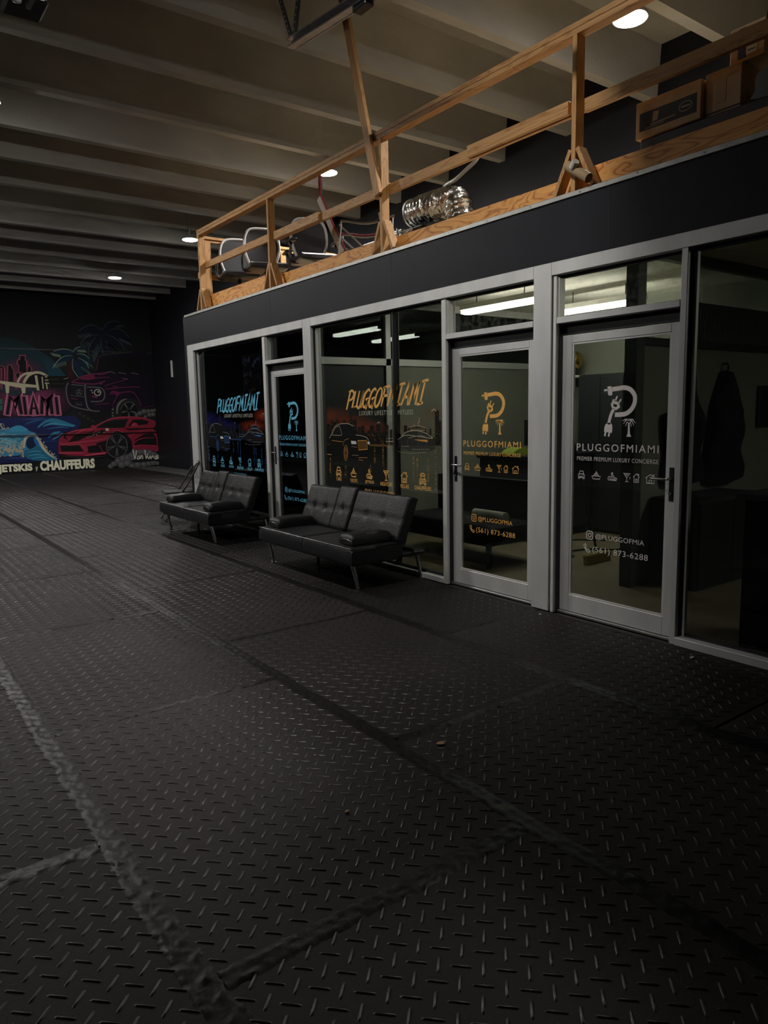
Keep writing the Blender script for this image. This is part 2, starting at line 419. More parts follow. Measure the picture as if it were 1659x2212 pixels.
for ci in range(-4, 4):
    x0 = -2.34+MW*ci; x1 = x0+MW
    off = 2.64 if ci % 2 == 0 else 1.77
    if x0 > 3.8: continue
    y = off-MH*2
    while y < YB-.05:
        a, b = max(y, YF+.02), min(y+MH, YB-.02); y += MH
        if b-a < .15: continue
        xa, xb = x0, min(x1, XR-.02)
        if xb > -.01 and a < 10.88:
            if xa > -.2:
                if b <= 11.1: continue
                a = 10.9
                lay_mat(xa, xb, a, b); continue
            if b > 11.2: lay_mat(xa, -.008, a, 10.9); lay_mat(xa, xb, 10.9, b); continue
            xb = -.008
        lay_mat(xa, xb, a, b)
# --- seam tape pressed down over the treads
def bars_height(X, Y):
    A, B = (X-Y)*R2/PITCH_T, (X+Y)*R2/PITCH_T
    h = np.zeros_like(X)
    for da in (-1, 0, 1):
        for db in (-1, 0, 1):
            ia, ib = np.round(A)+da, np.round(B)+db
            ua, ub = (A-ia)*PITCH_T, (B-ib)*PITCH_T
            even = ((ia+ib) % 2 == 0)
            along = np.where(even, ub, ua); across = np.where(even, ua, ub)
            e = np.maximum(np.abs(along)-BAR_L*.45, 0)
            h = np.maximum(h, np.exp(-((across/.008)**2)-((e/.008)**2)))
    return h
rng = np.random.default_rng(3)
def tape(ax, c, a, b, w, rough=1.0):
    n = int((b-a)/.011); k = max(6, int(w/.011))
    t = np.linspace(a, b, n); q = np.linspace(-w/2, w/2, k)
    wob = np.interp(t, np.linspace(a, b, max(3, int((b-a)/.15))), rng.normal(0, .006, max(3, int((b-a)/.15))))
    T, Q = np.meshgrid(t, q, indexing='ij'); Q = Q+wob[:, None]+(np.abs(Q) > w*.45)*rng.normal(0, .003, Q.shape)
    X, Y = (Q+c, T) if ax == 'y' else (T, Q+c)
    Z = .0015+.0042*bars_height(X, Y)*rough-.003*np.exp(-((Q/.006)**2))
    wr = rng.normal(0, 1, (max(4, n//3), k)); wr = np.stack([np.interp(np.arange(n), np.linspace(0, n-1, wr.shape[0]), wr[:, j]) for j in range(k)], 1)
    Z = Z+.0016*wr*rough; Z = np.maximum(Z, .0008); Z[:, 0] = .0004; Z[:, -1] = .0004
    mb = MB(); mb.v = list(map(tuple, np.stack([X.ravel(), Y.ravel(), Z.ravel()], 1)))
    mb.f = [(i*k+j, i*k+j+1, (i+1)*k+j+1, (i+1)*k+j) for i in range(n-1) for j in range(k-1)]
    mb.build('seam_tape', 'tape', floor, smooth=38)
tape('y', -3.65, .2, 9.5, .095)
tape('y', -2.34, .4, 11.6, .085, .7)
tape('y', -1.03, .4, 13.6, .10, .8)
for cy, xa, xb, w in ((3.77, -3.6, -2.38, .055), (1.76, -3.6, -2.38, .085), (5.75, -3.6, -2.38, .05), (7.72, -3.6, -2.38, .04),
                      (2.64, -2.3, -1.08, .065), (4.63, -2.3, -1.08, .045), (6.62, -2.3, -1.08, .045), (8.6, -2.3, -1.08, .05), (3.77, -.98, -.06, .05),
                      (2.65, -4.9, -3.7, .08), (10.6, -2.3, -1.08, .05), (9.73, -.98, -.1, .05)):
    tape('x', cy, xa, xb, w)
def strip(x0, x1, y0, y1): MB().box(x0, x1, y0, y1, .0004, .0022).build('seam_tape', 'tape', floor)
for x, ya in ((-3.65, 9.5), (-2.34, 11.6), (-1.03, 13.6), (.28, 10.95), (1.59, 10.95), (2.90, 10.95), (-4.96, 1.0)): strip(x-.035, x+.035, ya, YB-.05)
for ci in range(-3, 4):
    x0 = -2.34+MW*ci; y = (2.64 if ci % 2 == 0 else 1.77)
    while y < YB-.1:
        if y > (9.8 if x0 < -.5 else 11.2): strip(x0+.04, min(x0+MW, XR-.02)-.04, y-.022, y+.022)
        y += MH
# --- small litter on the mats
def scrap(name, mat, x, y, s, label, cat, rz=0.0):
    b = MB(); pts = [(s*(.7+.5*random.random())*math.cos(a), s*.6*(.7+.5*random.random())*math.sin(a)) for a in np.linspace(0, 6.28, 9)[:-1]]
    b.prism([(p[0], p[1]) for p in pts], .004, .010, 'xy')
    o = b.build(name, mat); o.location = (x, y, 0); o.rotation_euler = (0, 0, rz); return tag(o, label, cat)
scrap('dry_leaf', 'leaf', -2.17, 2.48, .028, 'small tan dry leaf lying on the rubber mat', 'leaf')
scrap('paper_scrap', 'paper', -.16, 2.39, .018, 'white paper scrap on the mat below the dark window', 'scrap')
scrap('paper_scrap', 'paper', -.13, 3.66, .013, 'tiny white scrap beside the wide post', 'scrap')
scrap('wood_chip', 'leaf', -2.85, 2.26, .012, 'tiny brown chip on the mat in the foreground', 'chip')
# ------------------------------------------------------------------ storefront
HZ0, HZ1 = 2.55, 2.645
wo = struct(MB().box(.0, .12, YF+.02, 10.85, HZ1, 3.06).build('wall_office', 'fascia'), 'dark slate fascia above the glazed office front')
for y in (8.1, 5.66, 3.2, .8): MB().box(-.0015, .01, y-.002, y+.002, HZ1+.01, 3.055).build('panel_joint', 'alu_dark', wo)
tr = struct(MB().cbox(-.012, .10, YF+.02, 10.85, 3.06, 3.095, .003).build('trim_1', 'galv'), 'galvanised edge strip along the loft floor')
sc = MB().lathe([(.001, -.004), (.006, -.003), (.007, 0)], n=8); s0 = None
for y in np.arange(1.6, 10.8, .46):
    if s0 is None:
        s0 = sc.build('screw', 'blackmetal', tr); s0.rotation_euler = (0, -math.pi/2, 0)
    else: s0 = copy_of(s0, tr)
    s0.location = (-.012, y, 3.078+.004*math.sin(y*7))
posts = {}
n = 2
for a, b, lb in ((7.178, 7.353, 'grey aluminium post between the blue door and the amber window'), (3.698, 3.874, 'wide grey aluminium post between the two nearest doors'), (10.61, 10.84, 'far end jamb of the office front')):
    p = MB().cbox(0, .14, a, b, -.0, HZ1+.001, .004).build('trim_%d' % n, 'alu'); struct(p, lb); n += 1
for a, b in ((7.353, 10.61), (3.874, 7.178), (YF+.02, 3.698)):
    h = MB(); h.cbox(0, .14, a, b, HZ0, HZ1, .003); p = h.build('trim_%d' % n, 'alu'); struct(p, 'grey aluminium head rail over the office glazing'); n += 1
    MB().box(.06, .09, a, b, HZ0-.022, HZ0).build('stop', 'alu_dark', p)
def frame_bar(parent, y0, y1, z0, z1, x0=0.0, x1=.12, mat='alu', name='mullion'):
    return MB().cbox(x0, x1, y0, y1, z0, z1, .003).build(name, mat, parent)
XG = .086          # glass plane
def pane(parent, y0, y1, z0, z1, mat, x=XG):
    return MB().box(x, x+.006, y0, y1, z0, z1).build('pane', mat, parent)
def new_struct(name, label):
    o = bpy.data.objects.new(name, None); COL.objects.link(o); o.empty_display_size = .1; return struct(o, label)
# windows
w1 = new_struct('window_1', 'far tinted office window with blue lettering')
w2 = new_struct('window_2', 'middle tinted office window with amber lettering')
w3 = new_struct('window_3', 'near dark office window at the right edge')
frame_bar(w1, 8.365, 10.61, 0, .047, name='sill'); frame_bar(w2, 4.94, 7.178, 0, .047, name='sill'); frame_bar(w3, YF+.1, 2.609, 0, .055, x0=-.012, name='sill')
frame_bar(w1, 8.295, 8.365, 0, HZ0-.012, mat='alu_light'); frame_bar(w2, 4.884, 4.94, 0, HZ0-.012, mat='alu_light'); frame_bar(w3, 2.609, 2.653, 0, HZ0)
for wd, a, b in ((w1, 8.365, 10.61), (w2, 4.94, 7.178), (w3, YF+.1, 2.609)):
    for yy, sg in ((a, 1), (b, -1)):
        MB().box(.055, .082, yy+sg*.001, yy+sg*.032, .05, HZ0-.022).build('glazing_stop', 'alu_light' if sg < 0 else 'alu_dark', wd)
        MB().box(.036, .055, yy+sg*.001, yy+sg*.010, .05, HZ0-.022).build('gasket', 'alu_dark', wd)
    MB().box(.055, .082, a+.03, b-.03, .05, .07).build('glazing_stop', 'alu_dark', wd)
p1 = pane(w1, 8.37, 10.605, .06, HZ0-.02, 'dark_tint')
p2 = pane(w2, 5.735, 7.173, .06, HZ0-.02, 'tint'); p2b = pane(w2, 4.945, 5.705, .06, HZ0-.02, 'tint')
p3 = pane(w3, YF+.11, 2.604, .07, HZ0-.02, 'dark_tint')
frame_bar(w2, 5.707, 5.733, .05, HZ0-.01, .05, .12, 'black', 'mullion')
frame_bar(w2, 5.74, 5.775, .05, HZ0-.01, .12, .15, 'alu_light', 'mullion')
# doors
def make_door(n, y0, y1, label, lever, hinge_gap, glassmat, tint_head='alu_dark'):
    d = new_struct('door_%d' % n, label)
    z1 = 2.112; x0, x1 = .068, .112
    st = .095
    MB().cbox(x0, x1, y1-st, y1-.008, .02, z1, .003).build('stile', 'alu', d)
    MB().cbox(x0, x1, y0+.008, y0+st, .02, z1, .003).build('stile', 'alu', d)
    MB().cbox(x0, x1, y0+st, y1-st, z1-.058, z1, .003).build('top_rail', 'alu', d)
    br = MB().cbox(x0, x1, y0+st, y1-st, .02, .152, .003).build('bottom_rail', 'alu', d)
    for a, b, c, e in ((y0+st, y0+st+.012, .152, z1-.058), (y1-st-.012, y1-st, .152, z1-.058)):
        MB().box(x0+.006, x0+.018, a, b, c, e).build('bead', 'alu_light', d)
    MB().box(x0+.004, x0+.018, y0+st, y1-st, .152, .164).build('bead', 'alu_light', d)
    MB().box(x0+.004, x0+.018, y0+st, y1-st, z1-.07, z1-.058).build('bead', 'alu_light', d)
    MB().cbox(.045, .125, y0-.02, y1+.02, 0, .018, .003).build('threshold', 'galv', d)
    MB().box(.07, .11, y0, y1, z1+.006, 2.197).build('head_stop', tint_head, d)
    g = pane(d, y0+st-.005, y1-st+.005, .15, z1-.055, glassmat, .09)
    # transom over the leaf
    MB().cbox(0, .12, y0, y1, 2.197, 2.243, .003).build('transom_bar', 'alu', d)
    tp = pane(d, y0+.005, y1-.005, 2.243, HZ0, 'clear' if n != 1 else 'tint')
    tp.name = 'transom_pane'
    MB().box(.02, .08, y1-.012, y1, 2.243, HZ0-.02).build('jamb', 'alu_light', d)
    MB().box(.03, .085, y0, y0+.006, 0, 2.197).build('jamb', 'alu_dark', d)
    MB().box(.03, .066, y1-.006, y1, 0, 2.197).build('jamb', 'alu_dark', d)
    # lever set
    yc, sgn = lever
    pl = MB().cbox(x0-.008, x0, yc-.016, yc+.016, .95, 1.175, .003).build('handle_plate', 'blackmetal', d)
    h = MB(); h.tube(smoothpts([(x0-.004, yc, 1.10), (x0-.045, yc, 1.10), (x0-.056, yc+sgn*.012, 1.10), (x0-.056, yc+sgn*.125, 1.098)], 5), .0085, 10)
    h.build('handle', 'handle', d, smooth=True)
    MB().lathe([(.001, 0), (.011, 0), (.011, .012), (.001, .013)], n=14).build('key_cylinder', 'handle', d).matrix_local = Matrix.Translation((x0-.02, yc, 1.0)) @ Matrix.Rotation(math.pi/2, 4, 'Y')
    return d, g
d1, g1 = make_door(1, 7.357, 8.293, 'far glass door with blue lettering', (8.235, -1), 0, 'dark_tint')
d2, g2 = make_door(2, 3.877, 4.882, 'middle glass door with amber lettering', (4.832, -1), 0, 'tint')
d3, g3 = make_door(3, 2.655, 3.648, 'near glass door with white lettering', (2.712, 1), 0, 'tint')
MB().cbox(.0, .10, 3.650, 3.678, 0, HZ0-.01, .003).build('jamb', 'alu_light', d3)
MB().cbox(.035, .10, 3.68, 3.697, 0, HZ0, .002).build('jamb', 'alu_dark', d3)
# ------------------------------------------------------------------ vinyl lettering and prints on the glass
def GS(x): return lambda p: (x, p[0], p[1])
ICON = {
 'car': [[(-.45,-.05),(-.47,-.35),(.47,-.35),(.45,-.05),(.36,.06),(-.36,.06),(-.45,-.05)], [(-.34,.06),(-.22,.42),(.22,.42),(.34,.06)], [(-.42,-.35),(-.42,-.5),(-.26,-.5),(-.26,-.35)], [(.42,-.35),(.42,-.5),(.26,-.5),(.26,-.35)], [(-.35,-.12),(-.18,-.18)], [(.35,-.12),(.18,-.18)], [(-.2,-.26),(.2,-.26)]],
 'yacht': [[(-.52,-.08),(.52,-.08),(.38,-.42),(-.36,-.42),(-.52,-.08)], [(-.32,-.08),(-.24,.08),(.24,.08),(.32,-.08)], [(-.2,.08),(-.12,.24),(.14,.24),(.2,.08)], [(-.08,.24),(-.03,.36),(.08,.36),(.1,.24)], [(0,.36),(0,.52)]],
 'jetski': [[(-.5,-.26),(-.4,-.04),(.1,-.06),(.5,-.2),(.42,-.42),(-.42,-.42),(-.5,-.26)], [(-.12,-.04),(-.06,.24),(.22,.0),(.12,-.05)], [(-.06,.24),(-.12,.3),(-.1,.42),(0,.46),(.06,.38),(.02,.28),(-.06,.24)], [(-.35,-.26),(.38,-.28)]],
 'glass': [[(-.38,.46),(.38,.46),(.03,.02),(-.03,.02),(-.38,.46)], [(0,.02),(0,-.46)], [(-.22,-.46),(.22,-.46)], [(-.24,.3),(.24,.3)], [(.34,.5),(.44,.42)], [(.4,.1),(.4,-.16)], [(-.44,.5),(-.36,.42)]],
 'villa': [[(-.5,.1),(0,.5),(.5,.1)], [(-.36,.16),(-.36,-.46),(.36,-.46),(.36,.16)], [(-.12,-.46),(-.12,-.1),(.12,-.1),(.12,-.46)], [(.24,.3),(.24,.48),(.34,.48),(.34,.2)]],
 'chauffeur': [[(-.45,-.1),(-.47,-.36),(.47,-.36),(.45,-.1),(.36,.0),(-.36,.0),(-.45,-.1)], [(-.32,.0),(-.2,.3),(.2,.3),(.32,.0)], [(-.42,-.36),(-.42,-.5),(-.26,-.5),(-.26,-.36)], [(.42,-.36),(.42,-.5),(.26,-.5),(.26,-.36)], [(-.36,.3),(-.26,.46),(0,.54),(.26,.46),(.36,.3)], [(-.35,-.18),(.35,-.18)]],
 'photo': [[(-.34,.5),(.34,.5),(.5,.34),(.5,-.34),(.34,-.5),(-.34,-.5),(-.5,-.34),(-.5,.34),(-.34,.5)], [(.24*math.cos(a), .24*math.sin(a)) for a in np.linspace(0, 6.283, 15)], [(.28,.34),(.34,.34)]],
 'phone': [[(-.42,.46),(-.24,.5),(-.1,.2),(-.22,.06),(.04,-.2),(.2,-.1),(.5,-.26),(.46,-.46),(.24,-.5),(-.16,-.26),(-.42,.1),(-.48,.34),(-.42,.46)]],
}
def icon_into(mb, kind, yc, zc, sy, sz, to, w, col=None):
    for pl in ICON[kind]:
        mb.ribbon([(yc-p[0]*sy, zc+p[1]*sz) for p in pl], w, to, col)
def L7(X, Y): return on_x(1220+X/6.38, 800+Y/6.38, .088)
def door_print(parent, dy, mat, tag_label):
    to0 = GS(.0885); to = lambda p: to0((p[0]+dy, p[1]))
    K = .00055
    mb = MB()
    mb.ribbon([L7(*p) for p in smoothpts([(650,262),(735,250),(820,238),(900,262),(955,330),(968,400),(950,480),(900,555),(820,603),(690,612)], 5)], 58*K, to)
    mb.flat([L7(*p) for p in [(588,222),(640,218),(652,290),(656,330),(642,346),(602,346),(590,300)]], to)
    mb.ribbon([L7(540,278), L7(598,266)], 27*K, to)
    mb.ribbon([L7(*p) for p in [(668,425),(735,462),(742,500),(705,530),(660,512),(650,470)]], 34*K, to, closed=True)
    mb.ribbon([L7(692,425), L7(724,355)], 22*K, to); mb.ribbon([L7(740,455), L7(776,396)], 20*K, to)
    mb.ribbon([L7(*p) for p in smoothpts([(676,530),(640,600),(616,680),(602,745)], 4)], 44*K, to)
    mb.flat([L7(*p) for p in [(588,725),(625,722),(650,745),(655,790),(648,862),(540,846),(545,785),(562,742)]], to)
    mb.ribbon([L7(562,848), L7(550,906)], 26*K, to); mb.ribbon([L7(614,858), L7(602,912)], 26*K, to)
    mb.build('plug_logo', mat, parent)
    mb = MB(); mb.flat([L7(*p) for p in [(872,715),(892,715),(896,870),(914,915),(846,915),(866,870)]], to)
    for pl in ([(882,712),(845,692),(806,738)], [(882,712),(838,682),(792,694)], [(882,706),(862,676),(822,672)], [(882,706),(905,674),(948,676)], [(882,710),(932,682),(972,728)], [(882,714),(925,704),(948,762)], [(882,716),(855,720),(836,772)], [(882,706),(884,690),(884,662)], [(882,714),(905,725),(918,775)]):
        q = smoothpts([L7(*p) for p in pl], 4); mb.ribbon(q, 15*K, to, taper=list(np.linspace(1, .35, len(q))))
    mb.build('palm_logo', mat, parent)
    mb = MB(); text_into(mb, 'PLUGGOFMIAMI', 3.512, 2.829, 1.262, 1.316, to, bold=.004, space=1.25); mb.build('lettering', mat, parent)
    mb = MB(); text_into(mb, 'PREMIER PREMIUM LUXURY CONCIERGE', 3.508, 2.829, 1.190, 1.220, to, bold=.0, space=1.12); mb.build('lettering', mat, parent)
    mb = MB()
    for k, y, s in (('car', 3.465, .062), ('yacht', 3.332, .075), ('jetski', 3.192, .078), ('glass', 3.072, .062), ('villa', 2.995, .050), ('villa', 2.885, .078)):
        icon_into(mb, k, y, 1.085, s, .062, to, .0045)
    mb.build('service_icons', mat, parent)
    mb = MB(); icon_into(mb, 'photo', 3.379, .636, .056, .060, to, .006); text_into(mb, '@PLUGGOFMIA', 3.328, 2.918, .606, .654, to, bold=.0, space=1.03); mb.build('lettering', mat, parent)
    mb = MB(); icon_into(mb, 'phone', 3.404, .534, .056, .060, to, .006); text_into(mb, '(561) 873-6288', 3.352, 2.886, .500, .556, to, bold=.0, space=1.08); mb.build('lettering', mat, parent)
door_print(g3, 0.0, 'whitev', 'white'); door_print(g2, 1.246, 'orange', 'amber'); door_print(g1, 4.655, 'blue', 'blue')
# brush-lettered window name
BRUSH = {'P': [[(.06,-.08),(.14,1.0)], [(.02,.98),(.3,1.06),(.52,.86),(.42,.58),(.12,.46)]], 'L': [[(.14,1.0),(.06,.03),(.44,.12)]],
 'U': [[(.08,.98),(.03,.25),(.14,.02),(.32,.1),(.44,.96)], [(.46,.96),(.42,.0)]], 'G': [[(.5,.86),(.36,1.0),(.12,.78),(.03,.35),(.14,.03),(.34,.12),(.42,.44)], [(.22,.44),(.5,.5)], [(.44,.46),(.36,-.1)]],
 'O': [[(.3,1.0),(.1,.75),(.03,.32),(.14,.02),(.34,.1),(.48,.5),(.46,.88),(.28,1.0)]], 'F': [[(.1,.0),(.18,1.0)], [(.04,.96),(.56,1.04)], [(.12,.52),(.46,.58)]],
 'M': [[(.03,.0),(.18,1.0)], [(.18,1.0),(.28,.34),(.54,1.04)], [(.54,1.04),(.52,.0)]], 'I': [[(.1,1.0),(.52,1.06)], [(.3,1.0),(.2,.04)], [(-.02,.0),(.4,.08)]],
 'A': [[(-.04,.0),(.34,1.04),(.44,.0)], [(.1,.36),(.46,.42)]]}
BW = {'P': .50, 'L': .42, 'U': .52, 'G': .52, 'O': .52, 'F': .56, 'M': .64, 'I': .52, 'A': .52}
def brush(mb, body, ya, yb, z0, z1, to, w):
    adv = [BW[c] for c in body]; tot = sum(adv)+.3; x = 0; k = (yb-ya)/tot; rise = .10
    for c in body:
        for pl in BRUSH[c]:
            q = smoothpts(pl, 4) if len(pl) > 3 else pl
            pts = [(ya+k*(x+p[0]+.30*p[1]), z0+(z1-z0)*(p[1]*(.88+.2*x/tot)+rise*x/tot)) for p in q]
            if len(pts) == 2: pts = [pts[0], ((pts[0][0]+pts[1][0])/2, (pts[0][1]+pts[1][1])/2), pts[1]]
            m_ = len(pts); mb.ribbon(pts, w, to, taper=[.72+.5*math.sin(math.pi*(i+.35)/(m_)) for i in range(m_)])
        x += BW[c]
def W5(X, Y): return on_x(690+X/6.144, 800+Y/6.144, .083)
def window_print(parents, dy, mat, glow1, glow2, line, lamp, sub):
    pm, pr = parents
    TO = lambda x: (lambda p: (x, p[0]+dy, p[1]))
    A = lambda c, a=1.0: tuple(lin(c))+(a,)
    # night sky glow, printed film fading out
    mb = MB(); t0 = TO(.0852)
    for (cx, cy, rx, ry, c) in ((160, 640, 330, 170, glow1), (430, 700, 320, 130, glow1), (1500, 560, 260, 150, glow2), (1250, 760, 420, 130, glow2), (560, 760, 420, 110, glow1)):
        ce = W5(cx, cy); n_ = 22
        vs = [t0(ce)]; cs = [A(c, .42)]
        for ring, al in ((.5, .17), (1.0, 0.0)):
            for i in range(n_):
                a = 2*math.pi*i/n_; X = min(1625, max(95, cx+rx*ring*math.cos(a))); vs.append(t0(W5(X, cy+ry*ring*math.sin(a)))); cs.append(A(c, al))
        fs = [(0, 1+i, 1+(i+1) % n_) for i in range(n_)]+[(1+i, 1+n_+i, 1+n_+(i+1) % n_, 1+(i+1) % n_) for i in range(n_)]
        mb.add(vs, fs, cs)
    mb.build('sky_print', 'print', pm)
    mb = MB(); t1 = TO(.0848); r_ = random.Random(5)
    dark = A((9, 8, 9), .92)
    X = 100
    while X < 1610:
        w_ = r_.uniform(22, 58); top = 960-r_.uniform(60, 300)*(1.0 if X < 950 or X > 1480 else .75)
        if 360 < X < 400: top = 560
        if 1480 < X < 1560: top = 540
        mb.flat([W5(X, 1000), W5(X+w_, 1000), W5(X+w_, top), W5(X+w_*.5, top-14), W5(X, top)], t1, dark)
        for q in range(int(w_/4)):
            wx, wy = X+r_.uniform(3, w_-6), r_.uniform(top+20, 990)
            mb.flat([W5(wx, wy), W5(wx+4, wy), W5(wx+4, wy+8), W5(wx, wy+8)], TO(.0846), A(lamp, r_.uniform(.25, .9)))
        X += w_+r_.uniform(-6, 14)
    mb.ribbon([W5(1485, 545), W5(1517, 512), W5(1550, 545)], .008, TO(.0845), A(line)); mb.ribbon([W5(762, 705), W5(782, 684), W5(803, 705)], .005, TO(.0845), A(line))
    mb.build('skyline_print', 'print', pm)
    # lights mirrored in printed water
    mb = MB()
    for X, y0, y1 in ((145, 1160, 1390), (350, 1240, 1400), (735, 1020, 1230), (845, 1020, 1270), (905, 1020, 1380), (1250, 1120, 1480), (1300, 1150, 1420), (1445, 1180, 1480), (1545, 1040, 1600), (680, 1260, 1350)):
        y = y0
        while y < y1:
            ww = r_.uniform(4, 16); mb.flat([W5(X-ww+r_.uniform(-5, 5), y), W5(X+ww*.6, y+2), W5(X+ww*.6, y+6), W5(X-ww, y+7)], TO(.0844), A(lamp, r_.uniform(.3, .95))); y += r_.uniform(9, 24)
    for y in (985, 1000): mb.ribbon([W5(660, y), W5(800, y+4), W5(930, y+8)], .003, TO(.0844), A(lamp, .7))
    mb.build('water_print', 'print', pm)
    # limousine
    mb = MB(); t2 = TO(.0840)
    body = [(128,905),(150,862),(200,748),(270,712),(350,704),(440,728),(490,800),(520,850),(600,872),(650,915),(662,985),(650,1100),(640,1180),(520,1190),(400,1170),(372,1195),(330,1195),(310,1150),(170,1118),(140,1010)]
    mb.flat([W5(*p) for p in body], t2, A((7, 7, 8), .97))
    t3 = TO(.0836); K = .0010
    for pl, c, w_ in (([(132,900),(155,858),(203,748),(285,710),(380,708),(450,742)], line, 7), ([(165,858),(212,762),(262,740),(280,790),(292,860),(165,858)], line, 5), ([(480,858),(560,868),(620,890),(655,930)], line, 6), ([(165,930),(240,940),(310,950)], lamp, 5), ([(312,1000),(330,930),(390,905)], lamp, 4), ([(430,1125),(520,1130)], line, 3), ([(520,1160),(636,1158)], lamp, 5), ([(520,1185),(580,1195)], lamp, 5), ([(425,1010),(500,1020)], line, 3), ([(105,1115),(160,1118)], lamp, 8)):
        mb.ribbon([W5(*p) for p in smoothpts(pl, 3)], w_*K, t3, A(c, .85))
    mb.flat([W5(*p) for p in [(508,932),(628,930),(636,1048),(522,1058)]], t3, A(tuple(int(v*.45) for v in lamp), 1))
    mb.ribbon([W5(*p) for p in [(508,932),(628,930),(636,1048),(522,1058)]], 5*K, TO(.0834), A(lamp), closed=True)
    for i in range(6): mb.ribbon([W5(525+18*i, 938), W5(534+17*i, 1050)], 2.5*K, TO(.0832), A((20, 14, 8)))
    for q in ([(418,934),(485,940),(492,980),(425,978)], [(636,946),(662,944),(668,982),(640,982)]): mb.flat([W5(*p) for p in q], t3, A((215, 215, 210)))
    for rr in (1.0, .72): mb.ribbon([W5(350+27*rr*math.cos(a), 1095+102*rr*math.sin(a)) for a in np.linspace(0, 6.283, 22)[:-1]], 4*K, t3, A(lamp, .9), closed=True)
    for a in np.linspace(0, 6.283, 9)[:-1]: mb.ribbon([W5(350+6*math.cos(a), 1095+20*math.sin(a)), W5(350+20*math.cos(a), 1095+74*math.sin(a))], 3.5*K, t3, A(lamp, .8))
    mb.build('limousine_print', 'print', pm)
    # yacht
    mb = MB()
    mb.flat([W5(*p) for p in [(890,948),(1000,945),(1100,872),(1210,800),(1200,758),(1300,736),(1412,768),(1400,806),(1500,900),(1540,1040),(1480,1072),(1200,1070),(1050,1020)]], t2, A(tuple(int(v*.35) for v in sub), .8))
    for pl, w_ in (([(885,946),(985,942),(1060,905),(1110,870),(1200,862),(1500,905)], 7), ([(1098,858),(1150,822),(1230,802),(1330,806),(1440,850),(1505,902)], 7), ([(1196,756),(1260,738),(1330,738),(1412,768)], 5), ([(1200,790),(1400,800)], 4), ([(1310,736),(1316,680),(1330,625)], 6), ([(1300,700),(1336,672)], 4), ([(1255,735),(1258,712)], 4), ([(1180,900),(1320,868),(1400,880)], 4), ([(890,900),(1010,905)], 3), ([(890,900),(892,940)], 3), ([(1020,1072),(1200,1100),(1420,1090)], 3)):
        mb.ribbon([W5(*p) for p in smoothpts(pl, 3)], w_*K, t3, A(line, .85))
    for xx in range(1210, 1400, 22): mb.ribbon([W5(xx, 768), W5(xx+2, 796)], 5*K, t3, A(lamp, .6))
    mb.flat([W5(*p) for p in [(1250,918),(1428,922),(1440,952),(1330,938)]], t3, A(lamp))
    for xx in list(range(1095, 1195, 26))+list(range(1230, 1470, 30)): mb.flat([W5(xx, 1003 if xx < 1200 else 1045), W5(xx+14, 1003 if xx < 1200 else 1045), W5(xx+14, 1011 if xx < 1200 else 1054), W5(xx, 1011 if xx < 1200 else 1054)], t3, A(line, .9))
    mb.build('yacht_print', 'print', pr)
    TF = TO(.0830)
    mb = MB(); brush(mb, 'PLUGGOFMIAMI', 6.615, 5.225, 1.625, 1.825, TF, .0225); mb.build('lettering', mat, pm)
    mb = MB(); text_into(mb, 'LUXURY LIFESTYLE LIMITLESS', 6.366, 5.455, 1.548, 1.595, TF, A(line) if False else None, space=1.25); mb.build('lettering', 'cream', pm)
    for k, y, lb, w_ in (('car', 6.797, 'CARS', .10), ('yacht', 6.501, 'YACHTS', .14), ('jetski', 6.205, 'JETSKIS', .16), ('glass', 5.910, 'NIGHTLIFE', .20), ('villa', 5.610, 'VILLAS', .14), ('chauffeur', 5.325, 'CHAUFFEURS', .25)):
        mb = MB(); icon_into(mb, k, y, .935, .105, .105, TF, .010)
        text_into(mb, lb, y+w_/2, y-w_/2, .828, .868, TF, bold=.01); mb.build('service_icon', mat, pm)
    mb = MB(); text_into(mb, '@PLUGGOFMIA', 6.30, 5.72, .735, .775, TF, space=1.4); mb.build('lettering', mat, pm)
window_print((p2, p2b), 0.0, 'orange', (170, 74, 34), (120, 62, 34), (196, 184, 160), (222, 160, 70), (150, 150, 140))
window_print((p1, p1), 3.42, 'blue', (46, 44, 130), (196, 72, 40), (120, 130, 140), (60, 120, 190), (60, 50, 60))
